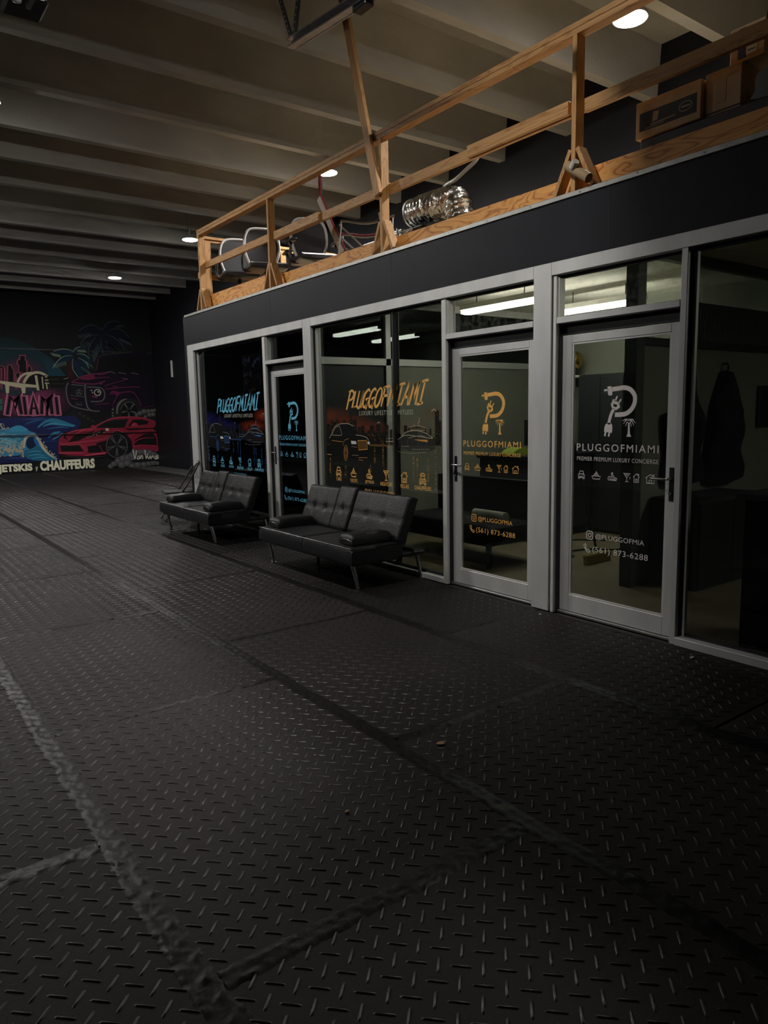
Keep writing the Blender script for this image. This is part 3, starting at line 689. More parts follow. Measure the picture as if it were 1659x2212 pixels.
# ------------------------------------------------------------------ the mural
mural = thing('wall_mural_painting', 'painted mural of palms, cars, surf and pink neon lettering on the black back wall', 'mural', (0, YB, 0))
def mt(Z):
    z = {1: (0, 680, 6.9125), 2: (120, 680, 6.9125), 3: (0, 840, 6.9125), 4: (110, 880, 6.636)}[Z]
    return lambda X, Y: on_y(z[0]+X/z[2], z[1]+Y/z[2], YB)
A1, A2, A3, A4 = mt(1), mt(2), mt(3), mt(4)
GAIN = 1.1
def mc(r, g, b): return tuple(min(.85, v*GAIN) for v in lin((r, g, b)))+(1,)
PX = .0148/6.9           # metres per zoom pixel on the wall
class Paint(MB):
    def __init__(s): super().__init__(); s.k = 0
    def to(s):
        s.k += 1; d = -.0010-.00006*s.k
        return lambda p: (p[0], d, p[1])
    def poly(s, f, pts, c, sm=0, closed=True):
        q = smoothpts(pts, sm, True) if sm else pts
        s.flat([f(*p) for p in q], s.to(), mc(*c)); return s
    def grad(s, f, pts, ctop, cbot, y0, y1):
        cs = []
        for p in pts:
            t = min(1, max(0, (p[1]-y0)/(y1-y0))); cs.append(mc(*[ctop[i]+(cbot[i]-ctop[i])*t for i in range(3)]))
        s.flat([f(*p) for p in pts], s.to(), cols=cs); return s
    def line(s, f, pts, w, c, sm=4, closed=False, taper=None):
        q = smoothpts(pts, sm, closed) if sm and len(pts) > 2 else pts
        if taper and len(q) > 1: taper = list(np.interp(np.linspace(0, 1, len(q)), np.linspace(0, 1, len(taper)), taper))
        s.ribbon([f(*p) for p in q], w*PX, s.to(), mc(*c), closed, taper); return s
    def glow(s, f, c, rx, ry, cin, cout, n_=26):
        to = s.to(); vs = [to(f(*c))]; cs = [mc(*cin)]
        for rr, t in ((.45, .25), (.75, .7), (1.0, 1.0)):
            for i in range(n_):
                a = 2*math.pi*i/n_; vs.append(to(f(c[0]+rx*rr*math.cos(a), c[1]+ry*rr*math.sin(a)))); cs.append(mc(*[cin[j]+(cout[j]-cin[j])*t for j in range(3)]))
        fs = [(0, 1+i, 1+(i+1) % n_) for i in range(n_)]
        for k in (0, 1): fs += [(1+k*n_+i, 1+(k+1)*n_+i, 1+(k+1)*n_+(i+1) % n_, 1+k*n_+(i+1) % n_) for i in range(n_)]
        s.add(vs, fs, cs); return s
    def puff(s, f, blobs, c1, c2):
        for x, y, r in blobs:
            to = s.to(); n_ = 14; vs = [to(f(x-r*.25, y-r*.3))]; cs = [mc(*c1)]
            for i in range(n_):
                a = 2*math.pi*i/n_; vs.append(to(f(x+r*math.cos(a), y+r*.85*math.sin(a)))); cs.append(mc(*c2))
            s.add(vs, [(0, 1+i, 1+(i+1) % n_) for i in range(n_)], cs)
        return s
    def zig(s, f, a, b, amp, n_, w, c):
        pts = []
        for i in range(n_+1):
            t = i/n_; pts.append((a[0]+(b[0]-a[0])*t+(amp if i % 2 else -amp)*.7, a[1]+(b[1]-a[1])*t+(amp if i % 2 else -amp)))
        return s.line(f, pts, w, c, 0)
OFF = [0.0]
def done(p, name):
    dx = OFF[0]; p.v = [(v[0], v[1]+dx, v[2]) for v in p.v]; p.build(name, 'mural', mural)
    OFF[0] -= .00006*p.k+.0003
BG = (13, 15, 18)
p = Paint()
p.grad(A1, [(-1100,900),(-800,640),(-500,470),(-200,360),(0,330),(150,348),(350,410),(560,512),(760,642),(880,780),(980,912),(700,960),(-600,1000)], (20,38,42), (24,62,80), 330, 950)
done(p, 'sun_disc')
p = Paint(); p.glow(A3, (430,180), 720, 330, (128,52,92), BG); p.glow(A1, (300,900), 420, 320, (92,40,62), (22,46,54)); done(p, 'neon_glow')
p = Paint()
pk = (168, 82, 108)
for pts in ([(285,860),(285,740),(265,740),(265,680),(300,670),(300,612),(372,612),(372,680),(392,690),(392,860)], [(120,1000),(120,760),(165,750),(175,790),(200,830),(205,1000)], [(-120,1000),(-120,740),(30,770),(60,790),(60,1000)], [(408,860),(412,800),(436,752),(462,800),(470,860)], [(232,960),(240,880),(290,860),(290,960)]):
    p.line(A1, pts, 30, (92, 40, 58), 0); p.line(A1, pts, 13, pk, 0); p.poly(A1, pts, (10, 9, 11))
for x in (108, 20, 240): p.line(A1, [(x, 780+x*.6), (x, 1110)], 24, (120, 54, 78), 0)
done(p, 'neon_skyline')
p = Paint(); cr = (176, 170, 142)
p.poly(A1, [(380,1010),(440,910),(520,872),(620,880),(690,930),(700,1080),(380,1070)], (12,12,13))
p.line(A1, [(262,1012),(300,935),(370,884),(470,866)], 28, cr); p.line(A1, [(352,1018),(420,912),(520,864),(620,872),(712,925)], 34, cr)
p.poly(A1, [(-200,960),(0,985),(300,1022),(560,1050),(560,1088),(382,1080),(378,1172),(332,1172),(314,1092),(140,1060),(134,1172),(88,1168),(76,1042),(0,1022),(-200,1000)], cr)
p.poly(A1, [(525,905),(700,905),(730,1120),(560,1128)], (16,15,16))
for a, b, w in (((535,905),(570,1128),32), ((628,925),(645,1105),16), ((690,1010),(705,1110),16)): p.line(A1, [a, b], w, cr, 0)
for yy in (925, 975, 1020): p.line(A1, [(670,yy),(740,yy+5),(790,yy+22)], 16, cr, taper=[1,.8,.3])
p.poly(A1, [(700,912),(1070,915),(1080,1060),(760,1100)], (11,11,12)); p.line(A1, [(950,960),(1010,945),(1068,922)], 11, (120,120,112))
p.line(A1, [(720,965),(880,965)], 6, (70,70,70)); p.line(A1, [(780,1030),(960,1030)], 6, (70,70,70))
done(p, 'bridge')
def palm(p, fronds, fill, edge, zigs, zc):
    for pts in fronds: p.poly(A2, pts, fill, 3)
    for pts in fronds:
        k = max(3, int(len(pts)*.62)); p.line(A2, pts[:k], 12, edge, taper=[.4, 1, .8])
    for a, b, amp, n_ in zigs: p.zig(A2, a, b, amp, n_, 9, zc)
p = Paint()
palm(p, [[(710,240),(620,180),(520,155),(420,190),(350,250),(320,350),(400,310),(500,290),(650,300)], [(650,300),(520,306),(420,370),(370,440),(370,500),(450,450),(560,380),(690,330)], [(600,330),(530,420),(490,520),(500,620),(560,740),(610,620),(660,480),(700,350)], [(690,350),(676,450),(720,580),(800,565),(770,450),(740,350)], [(770,300),(850,330),(960,410),(1030,525),(900,500),(800,430),(740,350)], [(790,240),(880,210),(1000,240),(1090,330),(1150,450),(1050,420),(950,370),(830,320)], [(705,225),(760,140),(860,95),(960,110),(1030,170),(920,190),(800,250)]],
     (13,20,34), (64,72,84), [((335,330),(520,300),26,12), ((400,480),(500,420),34,9), ((540,640),(650,470),34,12), ((560,700),(620,560),22,8), ((960,370),(1120,440),26,11), ((770,420),(900,520),34,12), ((900,180),(1010,160),16,7), ((770,500),(850,560),26,7)], (66,84,86))
done(p, 'tall_palm')
p = Paint()
p.poly(A2, [(196,680),(244,662),(266,968),(176,940)], (46,16,24))
for yy in range(690, 950, 26): p.line(A2, [(190,yy),(256,yy+6)], 5, (80,26,38), 0)
palm(p, [[(270,560),(200,520),(80,512),(-30,545),(-74,610),(0,600),(110,606),(240,604)], [(250,612),(130,620),(30,690),(-40,800),(60,765),(160,712),(250,650)], [(256,650),(252,790),(300,880),(350,942),(408,925),(390,800),(320,690)], [(330,640),(440,700),(500,800),(522,892),(440,850),(380,750)], [(310,585),(420,592),(510,655),(566,800),(480,730),(390,645)], [(262,560),(300,500),(372,478),(450,535),(380,562)]],
     (13,38,58), (112,134,118), [((-60,590),(80,620),24,10), ((-20,770),(160,720),26,12), ((265,780),(345,930),24,14), ((400,800),(515,880),24,11), ((470,720),(560,790),22,8), ((330,540),(450,545),20,9)], (118,142,116))
done(p, 'short_palm')
# black off-roader
p = Paint()
p.poly(A2, [(175,1330),(300,1290),(900,1300),(880,1460),(700,1560),(520,1580),(380,1500)], (20,19,20))
p.puff(A2, [(370,1480,50),(430,1520,50),(490,1560,46),(560,1590,40)], (52,50,50), (16,16,17))
p.poly(A2, [(230,1000),(350,932),(560,880),(600,840),(640,650),(690,602),(1000,562),(1150,552),(1400,562),(1445,610),(1480,900),(1510,1375),(1270,1400),(1240,1290),(1150,1235),(1000,1240),(920,1330),(880,1440),(560,1442),(300,1392),(190,1290),(160,1150),(165,1020)], (20,12,30))
p.poly(A2, [(608,832),(650,645),(900,622),(990,628),(960,862),(800,850)], (12,12,14)); p.poly(A2, [(1010,640),(1150,620),(1260,625),(1280,880),(1010,860)], (13,11,16)); p.poly(A2, [(1310,640),(1410,640),(1440,890),(1320,890)], (14,14,17))
p.line(A2, [(650,640),(690,606),(900,580),(1140,556)], 20, (44,46,46)); p.line(A2, [(1380,560),(1390,600)], 40, (40,42,44), 0)
p.poly(A2, [(350,944),(430,905),(560,882),(604,950),(500,976),(390,966)], (104,32,62))
mg = (112, 36, 80)
for pts, w in (([(235,1000),(330,960),(440,905),(700,872),(800,852)], 12), ([(240,1005),(400,1026),(600,1032),(740,988)], 14), ([(560,880),(700,890),(790,855)], 9), ([(735,1110),(900,1095),(1060,1080),(1260,1078)], 10), ([(720,1068),(900,1010),(1080,960)], 8), ([(590,950),(700,935),(810,932)], 8), ([(862,1330),(920,1215),(1000,1160),(1150,1155),(1220,1240),(1285,1370)], 10), ([(840,1330),(870,1400)], 6), ([(580,1340),(800,1325)], 8), ([(640,650),(620,760),(600,830)], 8), ([(1310,1380),(1480,1355)], 5)): p.line(A2, pts, w, mg)
p.poly(A2, [(800,1195),(840,1132),(900,1138),(970,1158),(905,1215),(880,1180)], (96,26,68)); p.line(A2, [(850,1060),(880,1075),(930,1068)], 10, mg)
for pts in ([(770,862),(830,852),(890,876)], [(935,862),(1050,882)], [(1130,868),(1240,888)], [(990,945),(1080,962)], [(660,1035),(690,1025)]): p.line(A2, pts, 8, (120,100,106))
gy = (78, 78, 82)
p.poly(A2, [(225,1050),(430,1060),(440,1220),(240,1200)], (12,11,14))
for yy in (1090, 1125, 1165): p.line(A2, [(235,yy),(430,yy+12)], 8, (44,42,48), 0)
for pts, w in (([(190,1012),(160,1100),(178,1250),(230,1350),(350,1398),(560,1438),(660,1440)], 26), ([(446,1040),(442,1180),(478,1380),(550,1440)], 30), ([(235,1046),(425,1062)], 16), ([(470,1082),(640,1088),(712,1120),(736,1210),(690,1290),(525,1298)], 24), ([(215,1205),(430,1228)], 10)):
    p.line(A2, pts, w, (48,47,51)); p.line(A2, [(q[0]-5, q[1]-5) for q in pts], w*.32, (112,110,110))
p.line(A2, [(350+40*math.cos(a), 1160+44*math.sin(a)) for a in np.linspace(0, 6.283, 18)[:-1]], 9, gy, 0, True)
for a in (math.pi/2, math.pi*7/6, math.pi*11/6): p.line(A2, [(350, 1160), (350+36*math.cos(a), 1160-40*math.sin(a))], 9, (96,96,98), 0)
p.line(A2, [(625+48*math.cos(a), 1160+46*math.sin(a)) for a in np.linspace(0, 6.283, 18)[:-1]], 16, (150,150,146), 0, True)
p.puff(A2, [(640,1150,22),(535,1130,16),(550,1165,14)], (190,188,180), (70,70,72)); p.line(A2, [(540,1215),(620,1235)], 14, (130,60,86), 0)
p.poly(A2, [(296,1288),(402,1300),(398,1350),(292,1338)], (34,34,36)); p.line(A2, [(292,1338),(398,1350)], 8, (90,90,92), 0); p.line(A2, [(225,1250),(330,1262)], 9, (120,50,76), 0)
p.poly(A2, [(1090+182*math.cos(a), 1425+176*math.sin(a)) for a in np.linspace(0, 6.283, 28)[:-1]], (30,30,31))
p.line(A2, [(915,1480),(925,1370),(980,1290),(1060,1255)], 34, (104,102,98), taper=[.6,1,.3])
p.poly(A2, [(1095+125*math.cos(a), 1430+130*math.sin(a)) for a in np.linspace(0, 6.283, 26)[:-1]], (12,12,13))
p.line(A2, [(1095+122*math.cos(a), 1430+126*math.sin(a)) for a in np.linspace(3.2, 5.6, 14)], 8, (96,96,96), 0)
for a in np.linspace(.35, 6.63, 6)[:-1]: p.line(A2, [(1095+22*math.cos(a), 1430+22*math.sin(a)), (1095+112*math.cos(a), 1430+112*math.sin(a))], 24, (62,62,66), 0); p.line(A2, [(1095+60*math.cos(a), 1424+60*math.sin(a)), (1095+112*math.cos(a), 1424+112*math.sin(a))], 8, (120,120,120), 0)
for yy in (1415, 1465, 1510): p.puff(A2, [(855, yy, 22)], (120,120,118), (40,40,41))
p.puff(A2, [(1210,1495,34),(1260,1470,44),(1320,1445,48),(1385,1440,40),(1440,1435,36),(1480,1425,30),(1340,1520,30),(1400,1495,40),(1455,1488,40)], (112,110,110), (50,49,50))
done(p, 'black_off_roader')
# sea and breaking wave
p = Paint()
p.grad(A3, [(-300,440),(0,440),(300,425),(700,415),(1120,400),(1210,500),(1170,600),(960,650),(890,760),(880,900),(880,1030),(920,1068),(600,1085),(0,1115),(-300,1130)], (28,36,80), (24,30,74), 400, 1100)
wv = (44, 116, 146)
for pts, w, c in (([(320,455),(500,450),(660,425)], 18, (60,70,120)), ([(380,520),(540,470),(680,450)], 26, (36,84,120)), ([(560,580),(660,500),(760,470),(900,490),(1040,535),(1120,552)], 60, wv), ([(640,560),(760,520),(900,530),(1090,560)], 34, (62,140,168)), ([(700,600),(900,570),(1020,580)], 22, (40,96,132)), ([(720,730),(800,670),(900,640)], 40, (48,122,156)), ([(780,760),(880,700),(930,660)], 20, (80,150,176)), ([(300,560),(440,520),(560,500)], 12, (30,60,104)), ([(600,800),(760,780),(860,790)], 14, (34,56,112)), ([(640,880),(860,860)], 12, (34,50,108)), ([(60,1050),(300,1030),(520,1060)], 16, (40,70,128)), ([(600,1040),(860,1010)], 10, (44,48,104))): p.line(A3, pts, w, c, taper=[.3,1,.4])
p.poly(A3, [(-200,640),(0,600),(120,600),(240,548),(340,560),(440,630),(530,662),(600,760),(660,870),(760,990),(850,1056),(480,1062),(360,985),(200,1002),(0,1005),(-200,1010)], (56,124,158), 3)
p.poly(A3, [(130,600),(240,552),(340,562),(420,620),(300,640),(150,640)], (60,138,176), 3)
p.poly(A3, [(395,860),(390,790),(420,735),(480,722),(540,760),(548,830),(500,880),(440,900)], (16,34,66), 3); p.poly(A3, [(500,740),(570,780),(560,850),(530,830)], (36,96,168), 3)
p.poly(A3, [(370,920),(480,900),(560,850),(620,900),(720,1000),(820,1052),(480,1058),(370,1000)], (30,98,128), 3)
for pts in ([(400,950),(520,930),(620,940)], [(420,1000),(560,980),(680,1000)], [(470,1040),(600,1020),(730,1035)]): p.line(A3, pts, 14, (70,150,172), taper=[.3,1,.3])
fm = (186, 178, 154)
p.line(A3, [(350,880),(360,790),(400,712),(470,690),(530,700),(590,780),(640,875),(700,945),(770,1005),(850,1056)], 34, fm, taper=[1,1,.9,.7,.8,1,1,.8,.6,.2])
r_ = random.Random(11)
for i in range(150):
    x, y = r_.uniform(-160, 345), r_.gauss(900, 60); y = min(1005, max(690, y))
    p.puff(A3, [(x, y, r_.uniform(6, 24))], fm, tuple(int(v*.72+18) for v in fm))
for i in range(46):
    x, y = r_.uniform(-150, 120), r_.uniform(520, 620); p.puff(A3, [(x, y, r_.uniform(5, 17))], fm, (120,130,128))
for i in range(40):
    t = r_.random(); x, y = 560+t*270+r_.gauss(0, 12), 720+t*320+r_.gauss(0, 10); p.puff(A3, [(x, y, r_.uniform(4, 13))], fm, (150,150,140))
for i in range(30): p.line(A3, [(r_.uniform(-100, 330), 650+i*6), (r_.uniform(-60, 350), 690+i*8)], 7, (112,168,186), 0)
done(p, 'breaking_wave')
# pink neon city name
p = Paint()
LET = [[(105,385),(148,110),(226,300),(264,110),(318,380)], [(352,115),(384,385)], [(450,385),(494,120),(562,385)], [(470,290),(545,290)], [(618,380),(625,120),(690,300),(742,112),(776,380)], [(832,120),(864,385)]]
for w, c in ((92, (206,128,156)), (76, (150,80,112)), (38, (16,10,16))):
    for pl in LET:
        ex = (w-40)*.32; q = list(pl)
        d0 = np.array(q[0])-np.array(q[1]); d1 = np.array(q[-1])-np.array(q[-2]); d0 = d0/np.hypot(*d0); d1 = d1/np.hypot(*d1)
        q[0] = tuple(np.array(q[0])+d0*ex); q[-1] = tuple(np.array(q[-1])+d1*ex)
        p.line(A3, q, w if pl != [(470,290),(545,290)] else w*.6, c, 0)
p.poly(A3, [(-40,140),(30,150),(30,325),(-40,330)], (42,92,86)); p.line(A3, [(-30,240),(28,236)], 14, (14,30,28), 0)
done(p, 'pink_neon_city_name')
# red sports car
p = Paint(); rd = (128, 33, 53)
p.poly(A4, [(800,690),(1000,560),(1500,560),(1545,640),(1500,700),(900,760)], (16,15,17))
p.poly(A4, [(104,525),(112,462),(170,382),(350,322),(580,292),(700,222),(850,162),(1000,136),(1200,134),(1400,164),(1502,212),(1490,272),(1450,300),(1508,352),(1530,500),(1525,625),(1170,604),(1150,480),(1080,382),(960,330),(880,350),(830,420),(800,520),(800,640),(784,672),(500,700),(250,690),(108,662)], rd)
p.poly(A4, [(622,294),(760,212),(900,172),(1104,164),(1052,290),(900,296)], (20,19,21)); p.poly(A4, [(1098,272),(1168,178),(1300,174),(1402,204),(1372,244),(1240,256)], (18,17,20)); p.line(A4, [(1060,290),(1120,190),(1180,168)], 12, rd)
p.line(A4, [(640,290),(800,200),(960,178),(1070,176)], 6, (60,56,58)); p.poly(A4, [(1148,246),(1190,216),(1232,232),(1238,264),(1162,276)], (156,44,66), 2); p.puff(A4, [(1185,252,14)], (190,120,130), rd)
p.poly(A4, [(565,272),(600,252),(632,262),(620,284),(575,286)], (140,40,60), 2)
p.poly(A4, [(1160,552),(1205,462),(1320,388),(1450,366),(1500,430),(1516,545)], (20,14,17)); p.poly(A4, [(1040,300),(1490,296),(1440,312),(1120,330)], (22,12,16))
for pts in ([(1170,556),(1220,480),(1340,440),(1470,436)], [(1170,556),(1300,540),(1500,545)], [(1110,420),(1220,360),(1400,320),(1490,345)]): p.line(A4, pts, 12, (168,56,78), taper=[1,.8,.4])
p.poly(A4, [(180,440),(190,380),(215,362),(205,420),(245,480)], (20,14,16)); p.poly(A4, [(240,502),(330,402),(560,352),(640,332),(520,410),(400,476)], (26,12,16))
p.poly(A4, [(350,400),(420,340),(560,320),(500,370)], (120,26,48)); p.poly(A4, [(210,400),(280,350),(420,322),(330,380),(250,440)], (122,26,48))
for pts in ([(112,500),(160,520),(240,515),(500,490),(700,462),(820,420)], [(210,400),(300,345),(450,315),(650,295)], [(330,400),(430,340),(600,318)], [(840,400),(900,346),(960,334),(1040,362),(1100,430)], [(620,290),(700,240),(850,165),(1050,138),(1300,145),(1480,200)]): p.line(A4, pts, 13, (176,66,90), taper=[.4,1,.4])
p.poly(A4, [(470,440),(600,372),(720,322),(800,322),(740,372),(600,420)], (22,20,22)); p.line(A4, [(500,432),(600,402),(700,350)], 8, (130,126,120)); p.line(A4, [(600,400),(632,372),(650,395),(680,370)], 10, (200,198,184), 0); p.puff(A4, [(757,362,12)], (200,196,180), (90,80,80)); p.poly(A4, [(775,300),(820,296),(828,335),(780,338)], (176,168,146))
p.poly(A4, [(130,546),(402,540),(462,630),(142,632)], (18,17,18)); p.poly(A4, [(520,562),(690,530),(745,640),(530,652)], (18,16,18)); p.poly(A4, [(640,515),(800,470),(795,640),(740,625)], (24,12,16))
p.line(A4, [(120,532),(300,540),(420,530),(470,580),(500,640),(430,655)], 14, (168,56,78)); p.line(A4, [(110,652),(300,650),(480,645),(520,600),(480,545),(640,535)], 16, (150,40,64)); p.line(A4, [(470,690),(620,672),(780,654)], 22, (186,70,96), taper=[.4,1,1]); p.line(A4, [(110,655),(280,655),(450,660)], 12, (176,64,88))
p.poly(A4, [(104,690),(250,688),(500,708),(770,690),(745,716),(500,738),(240,722)], (38,34,36))
p.line(A4, [(690,540),(735,640)], 8, (150,40,64), 0); p.line(A4, [(1450,560),(1520,550),(1525,620),(1480,625)], 10, (160,50,70))
p.poly(A4, [(985+172*math.cos(a), 555+190*math.sin(a)) for a in np.linspace(0, 6.283, 30)[:-1]], (17,16,18)); p.poly(A4, [(940+152*math.cos(a), 550+172*math.sin(a)) for a in np.linspace(0, 6.283, 30)[:-1]], (22,22,25))
p.line(A4, [(940+150*math.cos(a), 550+170*math.sin(a)) for a in np.linspace(0, 6.283, 34)[:-1]], 10, (92,92,96), 0, True)
for a in np.linspace(.3, 6.58, 6)[:-1]:
    for da in (-.12, .12): p.line(A4, [(940+26*math.cos(a), 545+30*math.sin(a)), (940+136*math.cos(a+da), 545+154*math.sin(a+da))], 13, (84,84,90), 0)
p.puff(A4, [(940,545,30)], (60,60,64), (24,24,26))
p.puff(A4, [(850,845,42),(900,810,50),(960,770,56),(1030,735,60),(1100,720,64),(1010,820,60),(1090,800,60),(1150,690,56),(1200,650,56),(1270,640,50),(1340,640,54),(1410,650,54),(1470,670,44),(1160,840,48),(1240,820,54),(1330,815,50),(1400,800,50),(1460,790,50),(1520,800,34),(1500,690,44),(1180,760,50)], (104,103,105), (64,63,65))
p.poly(A4, [(1180,745),(1540,700),(1548,760),(1180,790)], (24,24,26), 2)
sg = (206, 202, 192)
for pts in ([(1170,600),(1200,740),(1222,615)], [(1250,690),(1232,735),(1262,735),(1268,690),(1275,735)], [(1285,735),(1292,690),(1310,700),(1312,740)], [(1342,610),(1360,735),(1382,660)], [(1380,700),(1400,735),(1418,695),(1430,735),(1450,690),(1462,715)], [(1470,730),(1490,705),(1530,690),(1500,730),(1545,712)], [(1480,740),(1535,735)]): p.line(A4, pts, 13, sg, 3)
done(p, 'red_sports_car')
p = Paint()
for body, xa, xb, ya, yb in (('JETSKIS', -30, 488, 1280, 1130), ('CHAUFFEURS', 602, 1415, 1240, 1085)):
    a, b = A3(xa, ya), A3(xb, ya-(70 if xb > 500 else 26)); z0 = a[1]; z1 = A3(xa, yb)[1]
    to = p.to(); text_into(p, body, a[0], b[0], .5*(a[1]+b[1]), .5*(a[1]+b[1])+(z1-z0)*.98, to, mc(226, 224, 200), bold=.055, space=1.02)
p.poly(A3, [(525,1168),(562,1160),(556,1200),(548,1230),(536,1230)], (176,174,154))
done(p, 'service_lettering')
# ------------------------------------------------------------------ ceiling lamps
def disc_lamp(x, y, z, label, group='round ceiling lamps', top=5.2):
    t = thing('ceiling_lamp', label, 'ceiling lamp', (x, y, z), 0, group)
    MB().lathe([(.02, .055), (.10, .055), (.150, .03), (.155, .012), (.155, .0), (.146, -.004), (.145, .01), (.01, .012)][::-1], n=28).build('housing', 'lamp_body', t, smooth=40)
    MB().lathe([(.004, -.022), (.07, -.020), (.125, -.015), (.143, -.008), (.144, -.003), (.10, .006), (.004, .006)], n=28).build('diffuser', 'lamp', t, smooth=50)
    MB().tube([(0, 0, .05), (0, 0, top-z)], .012, 8).build('hanger', 'lamp_body', t)
    return t
disc_lamp(1.66, 4.26, 5.0, 'large round lamp glowing above the near end of the loft')
disc_lamp(1.60, 9.24, 5.0, 'round lamp glowing above the loft chairs, second from the right')
disc_lamp(1.47, 14.06, 5.0, 'round lamp just left of the loft corner post', top=5.8)
disc_lamp(1.39, 18.74, 5.0, 'farthest small round lamp over the mural', top=5.8)
for x, y, lb in ((-2.70, 3.45, 'round lamp behind the raised overhead door'), (-2.75, 9.24, 'round lamp just left of the view, middle of the hall'), (-2.75, 14.06, 'round lamp over the hall, third along the middle row'), (-2.75, 18.74, 'round lamp over the hall near the mural'),
                 (-7.2, 9.24, 'round lamp over the left half of the hall'), (-7.2, 14.06, 'second round lamp over the left half of the hall'), (-7.2, 18.74, 'third round lamp over the left half of the hall')):
    disc_lamp(x, y, 5.0, lb, top=5.8 if y not in (9.24,) else 5.2)
# ------------------------------------------------------------------ raised overhead door, its track and drive
TS = .094
def tz(y): return 4.47+TS*(y-4.57)
track = thing('door_track', 'galvanised overhead door track with perforated hanger angles', 'door track', (-1.05, 5.5, 4.55))
O = Vector((-1.05, 5.5, 4.55))
def rel(p): return tuple(Vector(p)-O)
b = MB(); b.bar(rel((-1.05, .2, tz(.2))), rel((-1.05, 5.52, tz(5.52))), .012, .075); b.bar(rel((-1.085, .2, tz(.2)+.03)), rel((-1.085, 5.52, tz(5.52)+.03)), .075, .010); b.bar(rel((-1.085, .2, tz(.2)-.03)), rel((-1.085, 5.52, tz(5.52)-.03)), .075, .010)
b.build('rail', 'steel', track)
hb = []
for (qx, qy), (px_, py_) in (((605, 0), (629, 82)), ((642, 0), (632, 100))):
    ya, za = on_x(qx, qy, -1.05); yb, zb = on_x(px_, py_, -1.05)
    A, B = Vector((-1.05, yb, zb)), Vector((-1.05, ya, za)); d = (B-A).normalized(); B = A+d*((ZC-A.z)/d.z)
    h = MB(); h.bar(rel(A), rel(B), .004, .04, (0, 1, 0)); h.bar(rel(A+Vector((.02, .018, 0))), rel(B+Vector((.02, .018, 0))), .04, .004, (0, 1, 0))
    ho = h.build('hanger_angle', 'blackmetal', track)
    hole = MB(); k = 0
    while k*.05 < (B-A).length-.02:
        c = A+d*(k*.05+.02); hole.tube([rel(c+Vector((-.0035, 0, 0))), rel(c+Vector((-.0015, 0, 0)))], .008, 8); k += 1
    tag(hole.build('hole_row', 'galv', ho), kind='stuff')
MB().cbox(*[v for pr in ((-.06, .02), (4.44-5.5, 4.60-5.5), (-.15, -.06)) for v in pr], .006).build('roller_bracket', 'blackmetal', track)
track2 = copy_tree(track); track2.location = (-4.78, 5.5, 4.55); tag(track2, 'second overhead door track on the far left of the raised door')
for c in list(track2.children):
    if c.name.startswith('rail'): pass
dr = thing('overhead_door', 'raised sectional door lying flat on its overhead tracks', 'garage door', (-2.92, 3.37, tz(3.37)))
for i in range(5):
    y1 = 3.37-i*.62; y0 = y1-.61
    bb = MB(); bb.bar((0, y1-3.37, tz(y1)-tz(3.37)), (0, y0-3.37, tz(y0)-tz(3.37)), 3.58, .045); bb.build('section', 'galv', dr)
op = thing('door_operator', 'black door opener motor with bright brackets hung from the ceiling', 'door opener', (-2.95, 6.15, 4.55))
MB().cbox(-.14, .14, -.16, .16, 0, .20, .02).build('motor_box', 'black', op)
MB().bar((0, -.1, -.02), (0, -2.7, tz(3.45)-4.55+.12), .03, .05).build('rail', 'steel', op)
for x in (-.13, .13): MB().bar((x, .1, .2), (x, .1, ZC-4.55), .035, .004, (0, 1, 0)).build('strap', 'galv', op)
b = MB(); b.bar((.10, -.165, .02), (.10, -.165, .13), .018, .006, (0, 1, 0)); b.bar((.06, -.165, .02), (.10, -.165, .02), .006, .018); b.build('bracket', 'white', op)
MB().lathe([(.004, 0), (.03, .01), (.034, .03), (.02, .05), (.004, .052)], (-.08, -.14, -.04), 12).build('light_lens', 'white', op, smooth=True)
# ------------------------------------------------------------------ loft: deck, railing
struct(MB().box(.10, XR, YF+.02, 10.85, 2.98, 3.085).build('floor_loft', 'deck'), 'plywood loft floor over the offices')
rail = thing('loft_railing', 'pine guard rail with braced posts and plywood kick boards along the loft edge', 'railing', (0, 5.8, 3.095))
RZ = Vector((0, 5.8, 3.095))
def rb(name, mat, x0, x1, y0, y1, z0, z1): return MB().cbox(x0, x1, y0-5.8, y1-5.8, z0-3.095, z1-3.095, .002).build(name, mat, rail)
PY = (10.20, 8.085, 5.80, 3.515, 1.25, -.98)
for y in PY:
    rb('post', 'pine_z', .0, .089, y-.019, y+.019, 3.095, 4.127)
    for s in (1, -1):
        bb = MB(); bb.bar((.0445, y-5.8+s*.030, .29), (.0445, y-5.8+s*.165, .012), .085, .03, (0, s, .5)); bb.build('brace', 'pine_z', rail)
ends = (10.24, 8.1, 5.82, 3.53, 1.25, YF+.05)
for a, b_ in ((10.24, 7.2), (7.2, 4.1), (4.1, YF+.05)): rb('lower_plate', 'pine_y', 0, .089, b_+.001, a, 4.127, 4.165)
for a, b_ in ((10.24, 8.6), (8.6, 5.5), (5.5, 2.4), (2.4, YF+.05)): rb('upper_plate', 'pine_y', -.004, .085, b_+.001, a, 4.165, 4.203)
for a, b_, z in ((10.24, 8.08, 3.685), (8.08, 5.79, 3.66), (5.79, 3.50, 3.645), (3.50, 1.2, 3.640), (1.2, YF+.05, 3.64)): rb('mid_rail', 'pine_y', .091, .129, b_+.001, a, z, z+.089)
rb('sister_rail', 'pine_y', .052, .090, 7.02, 8.06, 3.662, 3.752); rb('sister_rail', 'pine_y', .052, .090, 3.61, 4.66, 3.652, 3.742)
for a, b_, z in ((10.15, 8.45, 3.315), (8.447, 5.80, 3.268), (5.797, 3.52, 3.245), (3.517, 1.15, 3.272), (1.147, YF+.05, 3.27)): rb('kick_board', 'ply', .130, .148, b_, a, 3.087, z)
